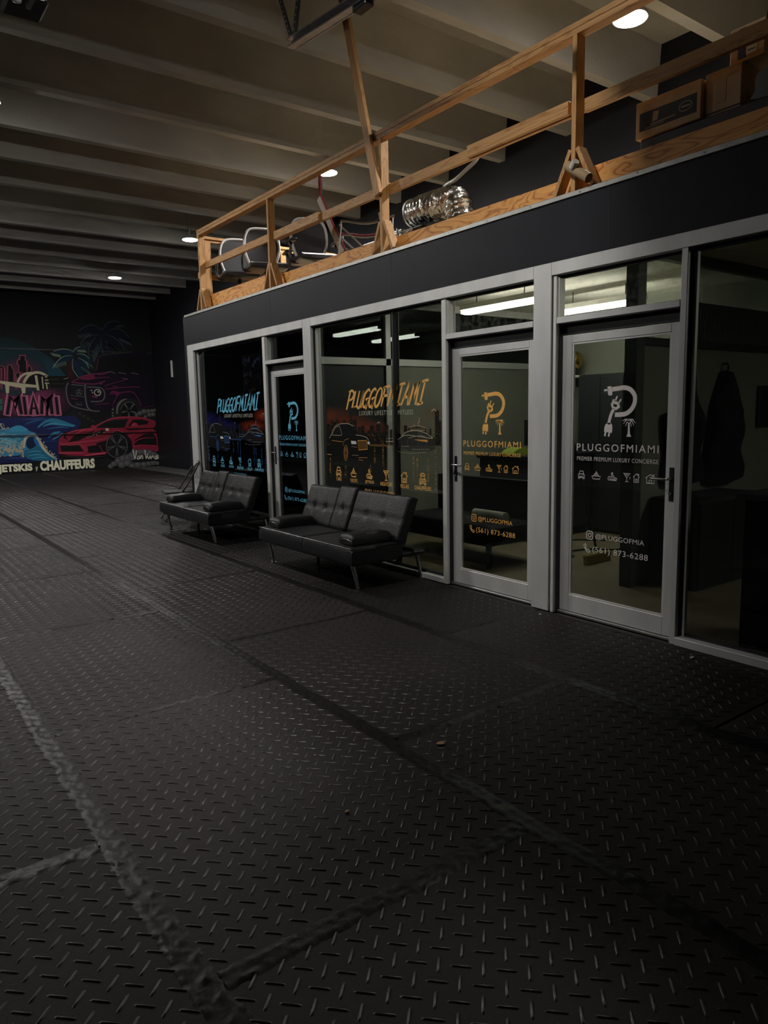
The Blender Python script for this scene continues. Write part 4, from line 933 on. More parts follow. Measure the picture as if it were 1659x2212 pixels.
# tall diagonal stay from the third post to the ceiling, and the return rail at the far end
stay = MB(); stay.bar((-.026, 5.800, 3.62), (-.026, 6.33, 5.60), .038, .089, (0, 1, 0)); tag(stay.build('diagonal_stay', 'pine_z'), 'long pine board leaning from the guard rail post up to the ceiling', 'board')
er = thing('loft_end_rail', 'pine return rail closing the far end of the loft', 'railing', (.3, 10.44, 3.085))
MB().cbox(-.2, 3.5, -.019, .019, 1.02, 1.06, .002).build('top_rail', 'pine_x', er)
MB().cbox(-.2, 3.5, -.045, .045, 1.06, 1.098, .002).build('top_plate', 'pine_x', er)
MB().cbox(-.2, 3.5, .02, .058, .50, .589, .002).build('mid_rail', 'pine_x', er)
for x in (-.06, 1.2, 2.4): MB().cbox(x-.045, x+.045, -.019, .019, 0, 1.02, .002).build('post', 'pine_z', er)
MB().cbox(-.15, 3.5, -.03, -.019, 0, .22, .002).build('kick_board', 'ply', er)
# ------------------------------------------------------------------ loft contents
def office_chair(label, loc, rz, group='office chairs on the loft'):
    t = thing('office_chair', label, 'chair', loc, rz, group)     # faces local -y
    s = MB(); P = smoothpts([(-.25, -.22), (-.2, -.25), (.2, -.25), (.25, -.22), (.26, .2), (.2, .24), (-.2, .24), (-.26, .2)], 3, True)
    for z, k in ((.42, .92), (.435, 1.0), (.475, 1.0), (.492, .9)): s.v += [(p[0]*k, p[1]*k, z) for p in P]
    n_ = len(P); s.f = [(r*n_+i, r*n_+(i+1) % n_, (r+1)*n_+(i+1) % n_, (r+1)*n_+i) for r in range(3) for i in range(n_)]+[tuple(range(n_))[::-1], tuple(range(3*n_, 4*n_))]
    s.build('seat', 'black', t, smooth=50)
    out = smoothpts([(-.17, .54), (-.23, .72), (-.22, .90), (-.15, 1.0), (0, 1.02), (.15, 1.0), (.22, .90), (.23, .72), (.17, .54)], 4)
    yb = lambda x, z: .26+.10*(z-.5)-.35*x*x
    bm = MB(); ctr = [(0, yb(0, z), z) for z in (.6, .75, .9)]
    rows = 7; vs = []; fs = []
    half = [p for p in out if p[0] <= 0.001]
    zs = np.linspace(.545, 1.01, 12)
    hz = np.array([[p[1], -p[0]] for p in half]); hz = hz[np.argsort(hz[:, 0])]
    for z in zs:
        w_ = np.interp(z, hz[:, 0], hz[:, 1])
        for u in np.linspace(-1, 1, 9): vs.append((u*w_, yb(u*w_, z), z))
    for r in range(11):
        for c in range(8): fs.append((r*9+c, r*9+c+1, (r+1)*9+c+1, (r+1)*9+c))
    k = len(vs); vs += [(v[0], v[1]+.012, v[2]) for v in vs]; fs += [tuple(i+k for i in reversed(f)) for f in fs]
    bm.add(vs, fs); bm.build('backrest', 'mesh', t, smooth=True)
    MB().tube([(p[0], yb(p[0], p[1]), p[1]) for p in out], .017, 8).build('back_frame', 'white', t, smooth=True)
    MB().tube([(p[0]*1.03, yb(p[0], p[1])+.022, p[1]) for p in out], .014, 8).build('rear_frame', 'black', t, smooth=True)
    MB().tube(smoothpts([(0, .10, .43), (0, .27, .43), (0, .31, .55), (0, .33, .75)], 4), .022, 8).build('back_spine', 'black', t, smooth=True)
    for sx in (-1, 1):
        a = MB(); a.tube(smoothpts([(sx*.2, .05, .43), (sx*.29, .05, .44), (sx*.30, .06, .56), (sx*.29, .07, .66)], 4), .018, 8); a.build('arm_post', 'black', t, smooth=True)
        MB().cbox(sx*.29-.045, sx*.29+.045, -.10, .16, .66, .69, .012).build('armrest', 'black', t, smooth=40)
    MB().lathe([(.03, .10), (.03, .25), (.022, .25), (.022, .42)], n=12).build('gas_column', 'black', t)
    st = MB()
    for i in range(5):
        a = 2*math.pi*i/5+.3; st.bar((0, 0, .10), (.27*math.cos(a), .27*math.sin(a), .075), .045, .03)
    so = st.build('star_base', 'black', t)
    for i in range(5):
        a = 2*math.pi*i/5+.3; c = (.27*math.cos(a), .27*math.sin(a), .03)
        MB().tube([(c[0]-.02*math.sin(a), c[1]+.02*math.cos(a), .03), (c[0]+.02*math.sin(a), c[1]-.02*math.cos(a), .03)], .03, 12).build('caster', 'black', so)
    t.scale = (1.05, 1.05, 1.06); return t
DZ = 3.085
office_chair('mesh-back office chair with white rim nearest the loft corner post', (.52, 9.98, DZ), -.35)
office_chair('mesh-back office chair with white rim left of the second rail post', (.56, 9.22, DZ), -.30)
office_chair('black mesh office chair partly hidden behind the second rail post', (.86, 8.42, DZ), -.28)
# camping chair with red piping
CR = .96
cc = thing('camping_chair', 'sand-grey camping chair with red piping and a headrest on the loft', 'chair', (.76, 7.14, DZ), CR)
cc.scale = (.97, .97, .97)
def sheet(f, nu, nv, t=.008):
    vs = [f(u, v) for u in np.linspace(0, 1, nu) for v in np.linspace(0, 1, nv)]; fs = [(i*nv+j, i*nv+j+1, (i+1)*nv+j+1, (i+1)*nv+j) for i in range(nu-1) for j in range(nv-1)]
    b_ = MB(); b_.add(vs, fs); k = len(vs); b_.add([(v[0], v[1], v[2]-t) for v in vs], [tuple(reversed(f_)) for f_ in fs]); return b_
sheet(lambda u, v: (-.27+.54*u, -.30+.55*v, .42-.10*v-.05*math.sin(math.pi*u)*math.sin(math.pi*v)), 9, 7).build('seat', 'sand', cc, smooth=True)
bk = MB(); vs = []; fs = []
for i, u in enumerate(np.linspace(0, 1, 9)):
    for j, v in enumerate(np.linspace(0, 1, 10)):
        vs.append(((-.26+.52*u)*(1-.12*v), .24+.26*v+.05*math.sin(math.pi*u), .32+.62*v))
fs = [(i*10+j, i*10+j+1, (i+1)*10+j+1, (i+1)*10+j) for i in range(8) for j in range(9)]; bk.add(vs, fs); bk.add([(v[0], v[1]+.01, v[2]) for v in vs], [tuple(reversed(f)) for f in fs]); bk.build('backrest', 'sand', cc, smooth=True)
hd = MB(); q = smoothpts([(-.15, .93), (-.18, 1.05), (-.13, 1.18), (0, 1.22), (.13, 1.18), (.18, 1.05), (.15, .93)], 4)
hd.prism([(p[0], p[1]) for p in q], .50, .53, 'xz'); hd.build('headrest', 'mesh', cc); MB().tube([(p[0], .515, p[1]) for p in q], .016, 8).build('headrest_piping', 'red', cc, smooth=True)
MB().tube([(-.23, .50, .94), (-.25, .37, .62), (-.27, .24, .34)], .012, 8).build('back_piping', 'red', cc); MB().tube([(.23, .50, .94), (.25, .37, .62), (.27, .24, .34)], .012, 8).build('back_piping', 'red', cc)
MB().tube([(-.27, -.30, .425), (0, -.30, .40), (.27, -.30, .425)], .011, 8).build('seat_piping', 'red', cc)
for sx in (-1, 1):
    ar = sheet(lambda u, v: (sx*(.29+.07*u), -.34+.62*v, .62+.02*math.cos(math.pi*2*v)+.05*(1-v)**3), 3, 9, .012); ar.build('armrest', 'sand', cc, smooth=True)
    MB().tube([(sx*.29, -.34, .675), (sx*.29, -.2, .635), (sx*.29, 0, .612), (sx*.29, .28, .64)], .010, 8).build('arm_piping', 'red', cc, smooth=True)
    for a, b_ in (((sx*.32, -.32, .66), (sx*.31, -.30, .02)), ((sx*.32, .27, .63), (sx*.31, .34, .02)), ((sx*.31, -.30, .04), (sx*.29, .30, .60))): MB().tube([a, b_], .011, 8).build('frame_tube', 'galv', cc)
MB().tube([(-.30, -.30, .06), (.30, .32, .40)], .010, 8).build('cross_tube', 'galv', cc); MB().tube([(.30, -.30, .06), (-.30, .32, .40)], .010, 8).build('cross_tube', 'galv', cc)
MB().lathe([(.045, 0), (.05, .015), (.05, .0)], (-.325, -.20, .615), 14).build('cup_holder', 'black', cc)
cup = MB().lathe([(.028, 0), (.034, .02), (.040, .11), (.046, .145), (.048, .15), (.043, .15), (.036, .10), (.02, .02)], n=20).build('steel_tumbler', 'chrome', smooth=40)
tag(cup, 'shiny steel tumbler in the camping chair armrest', 'tumbler'); cup.location = (.76+.97*(-.325*math.cos(CR)+.2*math.sin(CR)), 7.14+.97*(-.325*math.sin(CR)-.2*math.cos(CR)), DZ+.97*.56)
# air handler and foil duct
ah = thing('air_handler', 'dark blocky air handler unit standing on the loft', 'air handler', (1.85, 7.62, DZ))
MB().cbox(-.35, .35, -.62, .62, 0, .72, .01).build('cabinet', 'room_dark', ah); MB().cbox(-.37, -.35, -.5, .5, .1, .6, .004).build('access_panel', 'fascia', ah)
MB().cbox(-.33, .30, -.2, .3, .72, .76, .01).build('plenum_collar', 'galv', ah); MB().cbox(-.36, -.33, -.45, .2, .66, .72, .004).build('foil_flange', 'foil', ah)
duct = thing('foil_duct', 'crinkled silver foil duct bending over the air handler', 'duct', (1.75, 7.06, DZ+.92))
path = smoothpts([(-.02, .36, .05), (-.02, .12, .06), (-.03, -.18, .04), (-.05, -.42, .0), (-.10, -.58, -.16), (-.12, -.64, -.42), (-.12, -.65, -.88)], 14)
rad = [.165+.009*math.sin(i*1.9)+.006*math.sin(i*4.3) for i in range(len(path))]
dm = MB().tube([tuple(p) for p in path], rad, 34); rn = random.Random(2)
dm.v = [tuple(c+rn.gauss(0, .0042) for c in v) for v in dm.v]; dm.build('sleeve', 'foil', duct, smooth=45)
MB().tube([tuple(path[0]), tuple(path[0]+np.array([0, .03, 0]))], .176, 22).build('clamp_ring', 'galv', duct)
cp = MB().tube(smoothpts([(1.70, 6.84, 4.205), (1.62, 6.66, 4.20), (1.54, 6.44, 4.18), (1.50, 6.22, 4.22), (1.48, 6.06, 4.26), (1.48, 6.00, 4.31)], 5), .022, 10).build('drain_pipe', 'pvc', smooth=True); tag(cp, 'pale pipe sticking up past the foil duct', 'pipe')
cb = MB().tube(smoothpts([(1.47, 7.45, 3.84), (1.42, 7.36, 3.70), (1.38, 7.22, 3.52), (1.36, 7.14, 3.30), (1.36, 7.1, DZ+.012)], 5), .010, 8).build('white_cable', 'pvc', smooth=True); tag(cb, 'thin white cable drooping beside the air handler', 'cable')
# boxes at the near end
sup = MB().cbox(.24, .62, 2.0, 3.14, DZ, 3.372, .006).build('storage_tote', 'room_dark'); tag(sup, 'low dark tote behind the kick board under the long carton', 'tote')
bx = thing('long_carton', 'long cardboard carton with a black label panel and oval mark', 'box', (.22, 2.93, 3.374))
MB().cbox(0, .36, -.235, .235, 0, .235, .004).build('carton', 'card', bx)
lb = MB(); lb.box(-.0015, 0, -.205, .205, .045, .160); lbo = lb.build('label_panel', 'card_dark', bx)
ov = MB(); ov.ribbon([(-.13-.045*math.cos(a), .105+.028*math.sin(a)) for a in np.linspace(0, 6.283, 22)[:-1]], .006, lambda p: (-.0022, p[0], p[1]), closed=True); ov.ribbon([(-.10, .105), (-.16, .105)], .012, lambda p: (-.0022, p[0], p[1]))
ov.ribbon([(.12, .07), (-.06, .075)], .008, lambda p: (-.0022, p[0], p[1])); ov.ribbon([(.16, .055), (.02, .06)], .005, lambda p: (-.0022, p[0], p[1])); ov.flat([(.11, .085), (.07, .085), (.06, .14), (.10, .145)], lambda p: (-.0022, p[0], p[1]))
ov.build('label_print', 'card_tan', lbo)
b2 = MB(); b2.ribbon([(-.19, -.0), (.18, .0)], .03, lambda p: (.06+p[1], p[0], -.0012)); b2.build('bottom_print', 'card_dark', bx)
c2 = thing('square_carton', 'square cardboard carton standing behind the long box', 'box', (.25, 2.57, 3.372))
MB().cbox(0, .32, -.115, .115, 0, .255, .004).build('carton', 'card', c2); MB().box(-.0015, 0, -.02, .05, .06, .2).build('side_print', 'card_tan', c2); MB().box(-.004, .0, -.115, .115, .012, .02).build('flap_edge', 'card_dark', c2)
c3 = thing('printed_carton', 'cardboard carton with a navy and cream label stacked on top', 'box', (.27, 2.44, 3.629))
MB().cbox(0, .28, -.105, .105, 0, .205, .004).build('carton', 'card', c3); MB().box(-.0018, 0, .005, .055, .02, .19).build('navy_band', 'navy', c3); MB().box(-.0018, 0, -.06, .005, .03, .185).build('cream_band', 'cream', c3)
for i in range(4): MB().box(-.0026, -.0018, -.05, -.004, .05+.035*i, .056+.035*i).build('print_line', 'card_dark', c3)
gb = MB(); P = smoothpts([(-.34, .0), (-.36, .06), (-.3, .14), (0, .16), (.18, .15), (.2, .05), (.18, 0)], 4, True)
gb.prism([(p[0], p[1]) for p in P], .0, .25, 'yz'); g = gb.build('folded_cloth', 'greybag', smooth=50); g.location = (.25, 2.17, 3.378); tag(g, 'grey folded cloth bundle at the right end of the loft', 'cloth')
rd_ = thing('red_pouch', 'red pouch on the grey cloth bundle', 'pouch', (.29, 2.2, 3.545)); MB().cbox(0, .16, -.08, .05, 0, .07, .02).build('body', 'red', rd_, smooth=40); MB().box(.02, .14, -.03, .0, .07, .075).build('zip', 'card_tan', rd_)
pt = thing('paper_tube', 'cardboard tube with a white end leaning beside the fourth rail post', 'tube', (-.01, 3.44, 3.10))
MB().tube([(-.035, .085, .165), (-.035, -.10, .035)], .034, 14).build('roll', 'card_tan', pt, smooth=40); MB().tube([(-.06, .02, .13), (-.075, -.02, .16)], .026, 12).build('end_cap', 'paper', pt)
sg_ = thing('wall_conduit', 'short white vertical strip on the dark side wall beyond the offices', 'wall strip', (XR, 21.8, 2.77)); MB().cbox(-.03, 0, -.05, .05, 0, .5, .005).build('cover', 'white', sg_); MB().cbox(-.034, -.03, -.04, .04, .02, .48, .002).build('lens', 'white', sg_)
# ------------------------------------------------------------------ sofas
def cushion(mb, o, U, V, Nn, w, h, t, gu=(), gv=(), buttons=(), nu=26, nv=18, r=.03, puff=.012, gd=.010):
    o, U, V, Nn = Vector(o), Vector(U).normalized(), Vector(V).normalized(), Vector(Nn).normalized()
    us = w*(.5-.5*np.cos(np.linspace(0, math.pi, nu))); us = .5*us+.5*np.linspace(0, w, nu); vsx = h*(.5-.5*np.cos(np.linspace(0, math.pi, nv))); vsx = .5*vsx+.5*np.linspace(0, h, nv)
    g = []
    for u in us:
        for v in vsx:
            e = lambda a, L: r*(1-math.sqrt(max(0, 1-(1-min(min(a, L-a)/r, 1))**2)))
            nn = t-.8*e(u, w)-.8*e(v, h)+puff*math.sin(math.pi*u/w)*math.sin(math.pi*v/h)
            for q, v0, v1 in gu:
                if v0 <= v <= v1: nn -= gd*math.exp(-((u-q)/.010)**2)
            for q, u0, u1 in gv:
                if u0 <= u <= u1: nn -= gd*math.exp(-((v-q)/.010)**2)
            for bu, bv in buttons: nn -= .022*math.exp(-(((u-bu)/.028)**2+((v-bv)/.028)**2))
            g.append(o+U*u+V*v+Nn*max(nn, .01))
    fs = [(i*nv+j, (i+1)*nv+j, (i+1)*nv+j+1, i*nv+j+1) for i in range(nu-1) for j in range(nv-1)]
    bd = [i*nv for i in range(nu)]+[(nu-1)*nv+j for j in range(1, nv)]+[i*nv+nv-1 for i in range(nu-2, -1, -1)]+[j for j in range(nv-2, 0, -1)]
    flat = []
    for idx in bd: flat.append(o+U*float(us[idx//nv])+V*float(vsx[idx % nv]))
    k = len(g); nb = len(bd)
    fs += [(bd[i], k+i, k+(i+1) % nb, bd[(i+1) % nb]) for i in range(nb)]+[tuple(k+i for i in range(nb))]
    return mb.add(g+flat, fs)
def sofa(label, y0, y1, x_off=0.0):
    """faces -x; y0 is the near end, y1 the far end"""
    xf, xb = -.87, -.33; L = y1-y0; ym = y0+L*.487
    t = thing('futon_sofa', label, 'sofa', (xf+x_off, (y0+y1)/2, 0), 0, 'black futon sofas')
    oy = (y0+y1)/2; X = lambda x: x-xf; Y = lambda y: y-oy
    for a, b_ in ((y0, ym-.003), (ym+.003, y1)):
        cushion(MB(), (X(xf), Y(a), .265), (1, 0, 0), (0, 1, 0), (0, 0, 1), xb-xf+.02, b_-a, .135, r=.028, puff=.010).build('seat_cushion', 'leather', t, smooth=50)
    pp = MB(); pp.tube([(X(xf)+.004, Y(y0)+.006, .395), (X(xf)+.004, Y(y1)-.006, .395)], .005, 6); pp.tube([(X(xf)+.004, Y(y0)+.004, .393), (X(xb), Y(y0)+.004, .395)], .005, 6); pp.build('piping', 'piping', t)
    # back: slopes from seat to the rear
    ox, oz = X(-.33), .385; V = Vector((.165, 0, .41)); Nn = Vector((-.41, 0, .165)).normalized(); th = .095; base = Vector((ox, 0, oz))-Nn*.05
    def bpanel(a, b_, nm, ex=0, but=(), gu=(), gv=()):
        H = V.length+ex; w = b_-a
        # U along -y so that U x V points with Nn
        cushion(MB(), (base.x, Y(b_), base.z), (0, -1, 0), V, Nn, w, H, th+ex*.4, [(g, 0, H) for g in gu], [(g, 0, w) for g in gv], but, r=.026, puff=.008, nu=34, nv=20).build(nm, 'leather', t, smooth=50)
    w_l = y1-(ym+.004); yc0, yc1 = ym+.004, ym+.004+.30
    bpanel(yc1+.003, y1, 'backrest', 0, [(.20, .20), (.42, .20)], [.20, .42], [.20])
    bpanel(yc0, yc1, 'folding_console', .022, [(.15, .22)], [], [.21])
    bpanel(y0, ym-.012, 'backrest', 0, [(.26, .20), (.53, .20)], [.26, .53], [.20])
    rp = MB(); rp.cbox(X(-.40), X(-.02), Y(y0)+.03, Y(y1)-.03, .245, .285, .012); rp.build('rear_ledge', 'leather', t, smooth=40)
    bp_ = MB(); bp_.bar((X(-.16), Y(y0)+.03, .29), (X(-.16), Y(y1)-.03, .29), .02, .05); bp_.build('frame_rail', 'blackmetal', t)
    MB().cbox(X(xf)+.03, X(xb), Y(y0)+.03, Y(y1)-.03, .235, .266, .004).build('seat_frame', 'blackmetal', t)
    for a, pose in ((y0+.20, 0), (y1-.20, 1)):
        c = MB(); zz = .412
        cushion(c, (X(-.80), Y(a)-.11, zz), (1, 0, 0), (0, 1, 0), (0, 0, 1), .44, .22, .085, r=.04, puff=.02, nu=16, nv=12)
        c.build('arm_cushion', 'leather', t, smooth=50)
        MB().tube(smoothpts([(X(-.795), Y(a)-.105, zz+.03), (X(-.80), Y(a), zz+.045), (X(-.795), Y(a)+.105, zz+.03)], 4), .005, 6).build('piping', 'piping', t)
    for sx, sy in ((-1, -1), (-1, 1), (1, -1), (1, 1)):
        lx, ly = (X(-.80), X(-.06))[sx > 0], Y(y0)+.10 if sy < 0 else Y(y1)-.10
        fx, fy = lx+(.06 if sx < 0 else .05), ly+(.04 if sy > 0 else -.0)
        lg = MB(); lg.tube([(lx, ly, .24), (fx, fy, .012)], [.021, .016], 14); lo = lg.build('leg', 'chrome', t, smooth=40)
        MB().lathe([(.03, 0), (.031, .006), (.022, .012), (.017, .016)], (fx, fy, .0), 16).build('foot', 'chrome', lo, smooth=40)
    MB().tube([(X(-.62), Y(ym)+.12, .24), (X(-.62), Y(ym)+.12, .0)], .016, 10).build('centre_leg', 'blackmetal', t)
    return t
sofa('black tufted futon sofa in front of the amber-lettered window', 5.15, 6.92)
sofa('black tufted futon sofa in front of the blue-lettered window', 8.27, 9.97)
# folding chair beyond the far sofa
fc = thing('folding_chair', 'black metal folding chair beyond the far sofa', 'chair', (-.30, 10.78, 0), math.radians(-12))
s_ = MB(); s_.cbox(-.21, .21, -.20, .20, .425, .45, .01); s_.build('seat', 'blackmetal', fc, smooth=40)
for sy in (-1, 1):
    MB().tube([(-.24, sy*.22, .0), (.14, sy*.20, .58), (.30, sy*.19, .84)], .012, 8).build('front_leg', 'blackmetal', fc, smooth=40)
    MB().tube([(.22, sy*.22, .0), (.02, sy*.21, .43)], .012, 8).build('rear_leg', 'blackmetal', fc)
    MB().tube([(.02, sy*.21, .43), (.16, sy*.205, .60)], .009, 8).build('brace', 'blackmetal', fc)
MB().tube([(-.20, -.22, .06), (-.20, .22, .06)], .009, 8).build('stretcher', 'blackmetal', fc); MB().tube([(.19, -.22, .06), (.19, .22, .06)], .009, 8).build('stretcher', 'blackmetal', fc)
bk = MB(); bk.tube(smoothpts([(.22, -.19, .70), (.30, -.19, .84), (.325, -.14, .885), (.33, 0, .895), (.325, .14, .885), (.30, .19, .84), (.22, .19, .70)], 4), .012, 8); bk.build('back_hoop', 'blackmetal', fc, smooth=True)
bp_ = MB()
for i, yy in enumerate(np.linspace(-.15, .15, 7)): bp_.bar((.225, yy, .68), (.315, yy, .87), .012, .006, (1, 0, 0))
bp_.bar((.22, -.19, .69), (.22, .19, .69), .012, .03); bp_.bar((.26, -.19, .77), (.26, .19, .77), .006, .02); bp_.build('back_grille', 'blackmetal', fc)
# ------------------------------------------------------------------ office rooms behind the glass
RC = 2.93
struct(MB().box(.14, XR, YF+.02, 10.85, RC, 2.975).build('ceiling_office', 'room_ceiling'), 'office ceiling seen through the transoms')
struct(MB().box(.13, XR-.01, YF+.02, 10.85, -.012, .002).build('floor_office', 'room_floor'), 'tan office floor seen through the glass doors')
struct(MB().box(XR-.06, XR-.012, YF+.02, 10.85, .0, RC).build('wall_office_rear', 'room_wall'), 'grey green rear wall of the offices')
struct(MB().box(.0, XR, 10.85, 10.93, .0, 3.08).build('wall_office_end', 'fascia'), 'dark end wall of the office block')
# partition between the far and the middle office
pa = new_struct('wall_partition_far', 'partition with pale rails between the far and middle offices')
MB().box(1.16, XR-.06, 7.23, 7.29, .0, 2.14).build('panel', 'room_wall', pa); MB().box(.14, 1.08, 7.24, 7.28, .0, 2.14).build('panel', 'room_dark', pa)
MB().cbox(.14, XR-.06, 7.21, 7.31, 2.14, 2.225, .004).build('rail', 'alu_light', pa); MB().cbox(.14, XR-.06, 7.22, 7.30, 2.84, RC, .004).build('head_rail', 'alu_light', pa)
MB().cbox(1.08, 1.16, 7.21, 7.31, 0, RC, .004).build('mullion', 'alu_light', pa); MB().box(.15, 1.08, 7.255, 7.261, 2.225, 2.84).build('pane', 'tint', pa); MB().box(1.16, XR-.07, 7.255, 7.261, 2.225, 2.84).build('pane', 'tint', pa)
# partition between the middle and the near office
pb = new_struct('wall_partition_near', 'partition with coats hung on it between the middle and near offices')
MB().box(1.24, XR-.06, 3.76, 3.82, 0, 2.10).build('panel', 'room_wall', pb); MB().cbox(1.12, 1.24, 3.73, 3.85, 0, RC, .004).build('jamb', 'green_jamb', pb)
MB().cbox(1.24, XR-.06, 3.74, 3.84, 2.10, 2.17, .004).build('rail', 'room_dark', pb); MB().cbox(.145, XR-.06, 3.75, 3.83, 2.84, RC, .004).build('head_rail', 'green_jamb', pb); MB().cbox(.145, .19, 3.75, 3.83, 0, 2.84, .004).build('jamb', 'green_jamb', pb)
rbp = MB()
for x in np.arange(2.0, XR-.08, .035): rbp.tube([(x, 3.79, 2.17), (x, 3.79, 2.52)], .016, 8)
tag(rbp.build('ribbed_panel', 'green_jamb', pb), kind='stuff'); MB().box(1.25, XR-.07, 3.80, 3.806, 2.17, 2.84).build('pane', 'clear', pb)
def strip_light(label, x, ya, yb, z, lit):
    t = thing('strip_light', label, 'strip light', (x, (ya+yb)/2, z), 0, 'office strip lights'); h = (yb-ya)/2
    MB().cbox(-.05, .05, -h, h, .045, .10, .006).build('body', 'fixture', t); MB().box(-.075, .075, -h+.01, h-.01, .036, .045).build('reflector', 'fixture', t)
    MB().cbox(-.065, .065, -h+.05, h-.05, -.012, .034, .014).build('wrap_lens', lit or 'fixture', t, smooth=40)
    for yy in (-h+.03, h-.03): MB().cbox(-.06, .06, yy-.015, yy+.015, -.004, .045, .003).build('lamp_holder', 'fixture', t)
    for yy in (-h*.6, h*.6): MB().tube([(0, yy, .10), (0, yy, RC-z)], .006, 6).build('hanger', 'blackmetal', t)
strip_light('lit fluorescent strip seen through the transom over the amber door', 1.66, 5.25, 6.47, 2.70, 'tube')
strip_light('lit fluorescent strip seen through the transom over the white-lettered door', 2.72, 4.75, 5.95, 2.70, 'tube')
strip_light('unlit strip light in the far office, left through the amber window', 1.74, 8.6, 9.8, 2.66, None)
strip_light('unlit strip light in the far office, right through the amber window', 3.15, 8.6, 9.8, 2.66, None)
strip_light('unseen strip light added to brighten the near office', 2.6, -.3, .9, 2.70, 'tube_fill')  # added out of view so the coat partition gets light
# middle office furniture
bn = thing('bench_sofa', 'dark low bench with tapered legs behind the amber door', 'bench', (1.05, 5.45, 0))
cushion(MB(), (-.38, -.42, .24), (1, 0, 0), (0, 1, 0), (0, 0, 1), .76, 1.5, .20, r=.04).build('seat', 'coat', bn, smooth=50)
cushion(MB(), (.26, -.42, .42), (0, 1, 0), (0, 0, 1), (1, 0, 0), 1.5, .42, .14, r=.04).build('backrest', 'coat', bn, smooth=50)
for x, y in ((-.30, -.34), (.30, -.34), (-.30, 1.0), (.30, 1.0)): MB().tube([(x, y, .24), (x*1.05, y*1.04, 0)], [.035, .018], 10).build('leg', 'black', bn)
dk = thing('office_desk', 'dark marbled desk in the middle office', 'desk', (2.55, 6.35, 0))
MB().cbox(-.45, .75, -.55, .35, .98, 1.03, .006).build('top', 'room_dark', dk); MB().cbox(-.42, .72, -.52, -.48, .1, .98, .004).build('front_panel', 'room_dark', dk); MB().cbox(-.42, -.36, -.5, .32, 0, .98, .004).build('side_panel', 'room_dark', dk); MB().cbox(.66, .72, -.5, .32, 0, .98, .004).build('side_panel', 'room_dark', dk)
mn = thing('desk_monitor', 'dark computer monitor standing on the office desk', 'monitor', (2.72, 6.25, 1.03)); MB().cbox(-.22, .22, -.015, .015, .10, .42, .006).build('screen', 'black', mn); MB().cbox(-.02, .02, -.01, .03, .01, .15, .004).build('stand', 'black', mn); MB().cbox(-.1, .1, -.08, .08, 0, .012, .004).build('base', 'black', mn)
lc = MB(); P = smoothpts([(-.18, 0), (-.16, .05), (-.02, .09), (.12, .06), (.22, .02), (.2, 0)], 4, True); lc.prism([(p[0], p[1]) for p in P], -.1, .1, 'xz'); lo = lc.build('lime_cloth', 'lime', smooth=50); lo.location = (2.28, 6.15, 1.034); tag(lo, 'lime green cloth crumpled on the office desk', 'cloth')
pr_ = MB().tube([(-.0, -.25, 0), (0, .2, .0)], .05, 14).build('paper_roll', 'cream', smooth=40); pr_.location = (.98, 5.35, .50); tag(pr_, 'pale rolled paper lying on the dark bench', 'paper roll')
bc = thing('black_cabinet', 'tall black cabinet against the rear wall of the middle office', 'cabinet', (3.55, 5.75, 0)); MB().cbox(-.22, .22, -.34, .34, 0, 2.0, .006).build('body', 'room_dark', bc); MB().cbox(-.235, -.22, -.33, -.005, .04, 1.96, .003).build('door', 'room_dark', bc); MB().cbox(-.235, -.22, .005, .33, .04, 1.96, .003).build('door', 'room_dark', bc)
sh = thing('wall_shelf', 'pale wall shelf carrying a gold globe', 'shelf', (3.66, 6.42, 1.98)); MB().cbox(-.18, .12, -.28, .28, 0, .03, .003).build('board', 'fixture', sh); MB().bar((.1, -.2, 0), (-.1, -.2, -.0), .02, .02).build('bracket', 'galv', sh); MB().bar((.11, .2, -.12), (-.1, .2, -.005), .02, .02).build('bracket', 'galv', sh)
gl_ = thing('gold_globe', 'gold globe ornament on the pale shelf', 'globe', (3.60, 6.40, 2.01)); MB().lathe([(.09, 0), (.09, .02), (.03, .04), (.02, .07)], n=18).build('base', 'black', gl_, smooth=40)
MB().lathe([(.13*math.sin(a)+.001, .20-.13*math.cos(a)) for a in np.linspace(0, math.pi, 14)], n=20).build('globe', 'gold', gl_, smooth=True)
br_ = thing('push_broom', 'push broom standing on the floor behind the white-lettered door', 'broom', (1.79, 4.59, .002)); MB().cbox(-.20, .20, -.03, .03, .06, .10, .008).build('head', 'straw', br_); MB().cbox(-.19, .19, -.028, .028, 0, .06, .004).build('bristles', 'straw', br_); MB().tube([(0, 0, .09), (.02, .38, 1.35)], .013, 8).build('handle', 'blackmetal', br_)
for i, (x, y, r_c) in enumerate(((1.75, 5.05, .13), (2.15, 5.5, .16))):
    q = [(x+(r_c+.02*math.sin(a*2.3+i))*math.cos(a), y+(r_c+.03*math.cos(a*1.7))*math.sin(a), .014+.006*math.sin(a*3)) for a in np.linspace(0, 15, 60)]
    q += [(x+.3+.2*k, y-.1+.15*math.sin(k*2), .012) for k in range(1, 4)]
    tag(MB().tube(smoothpts(q, 2), .009, 6).build('floor_cable', 'black', smooth=True), ('loops of black cable on the floor behind the amber door' if i == 0 else 'second coil of black cable on the middle office floor'), 'cable')
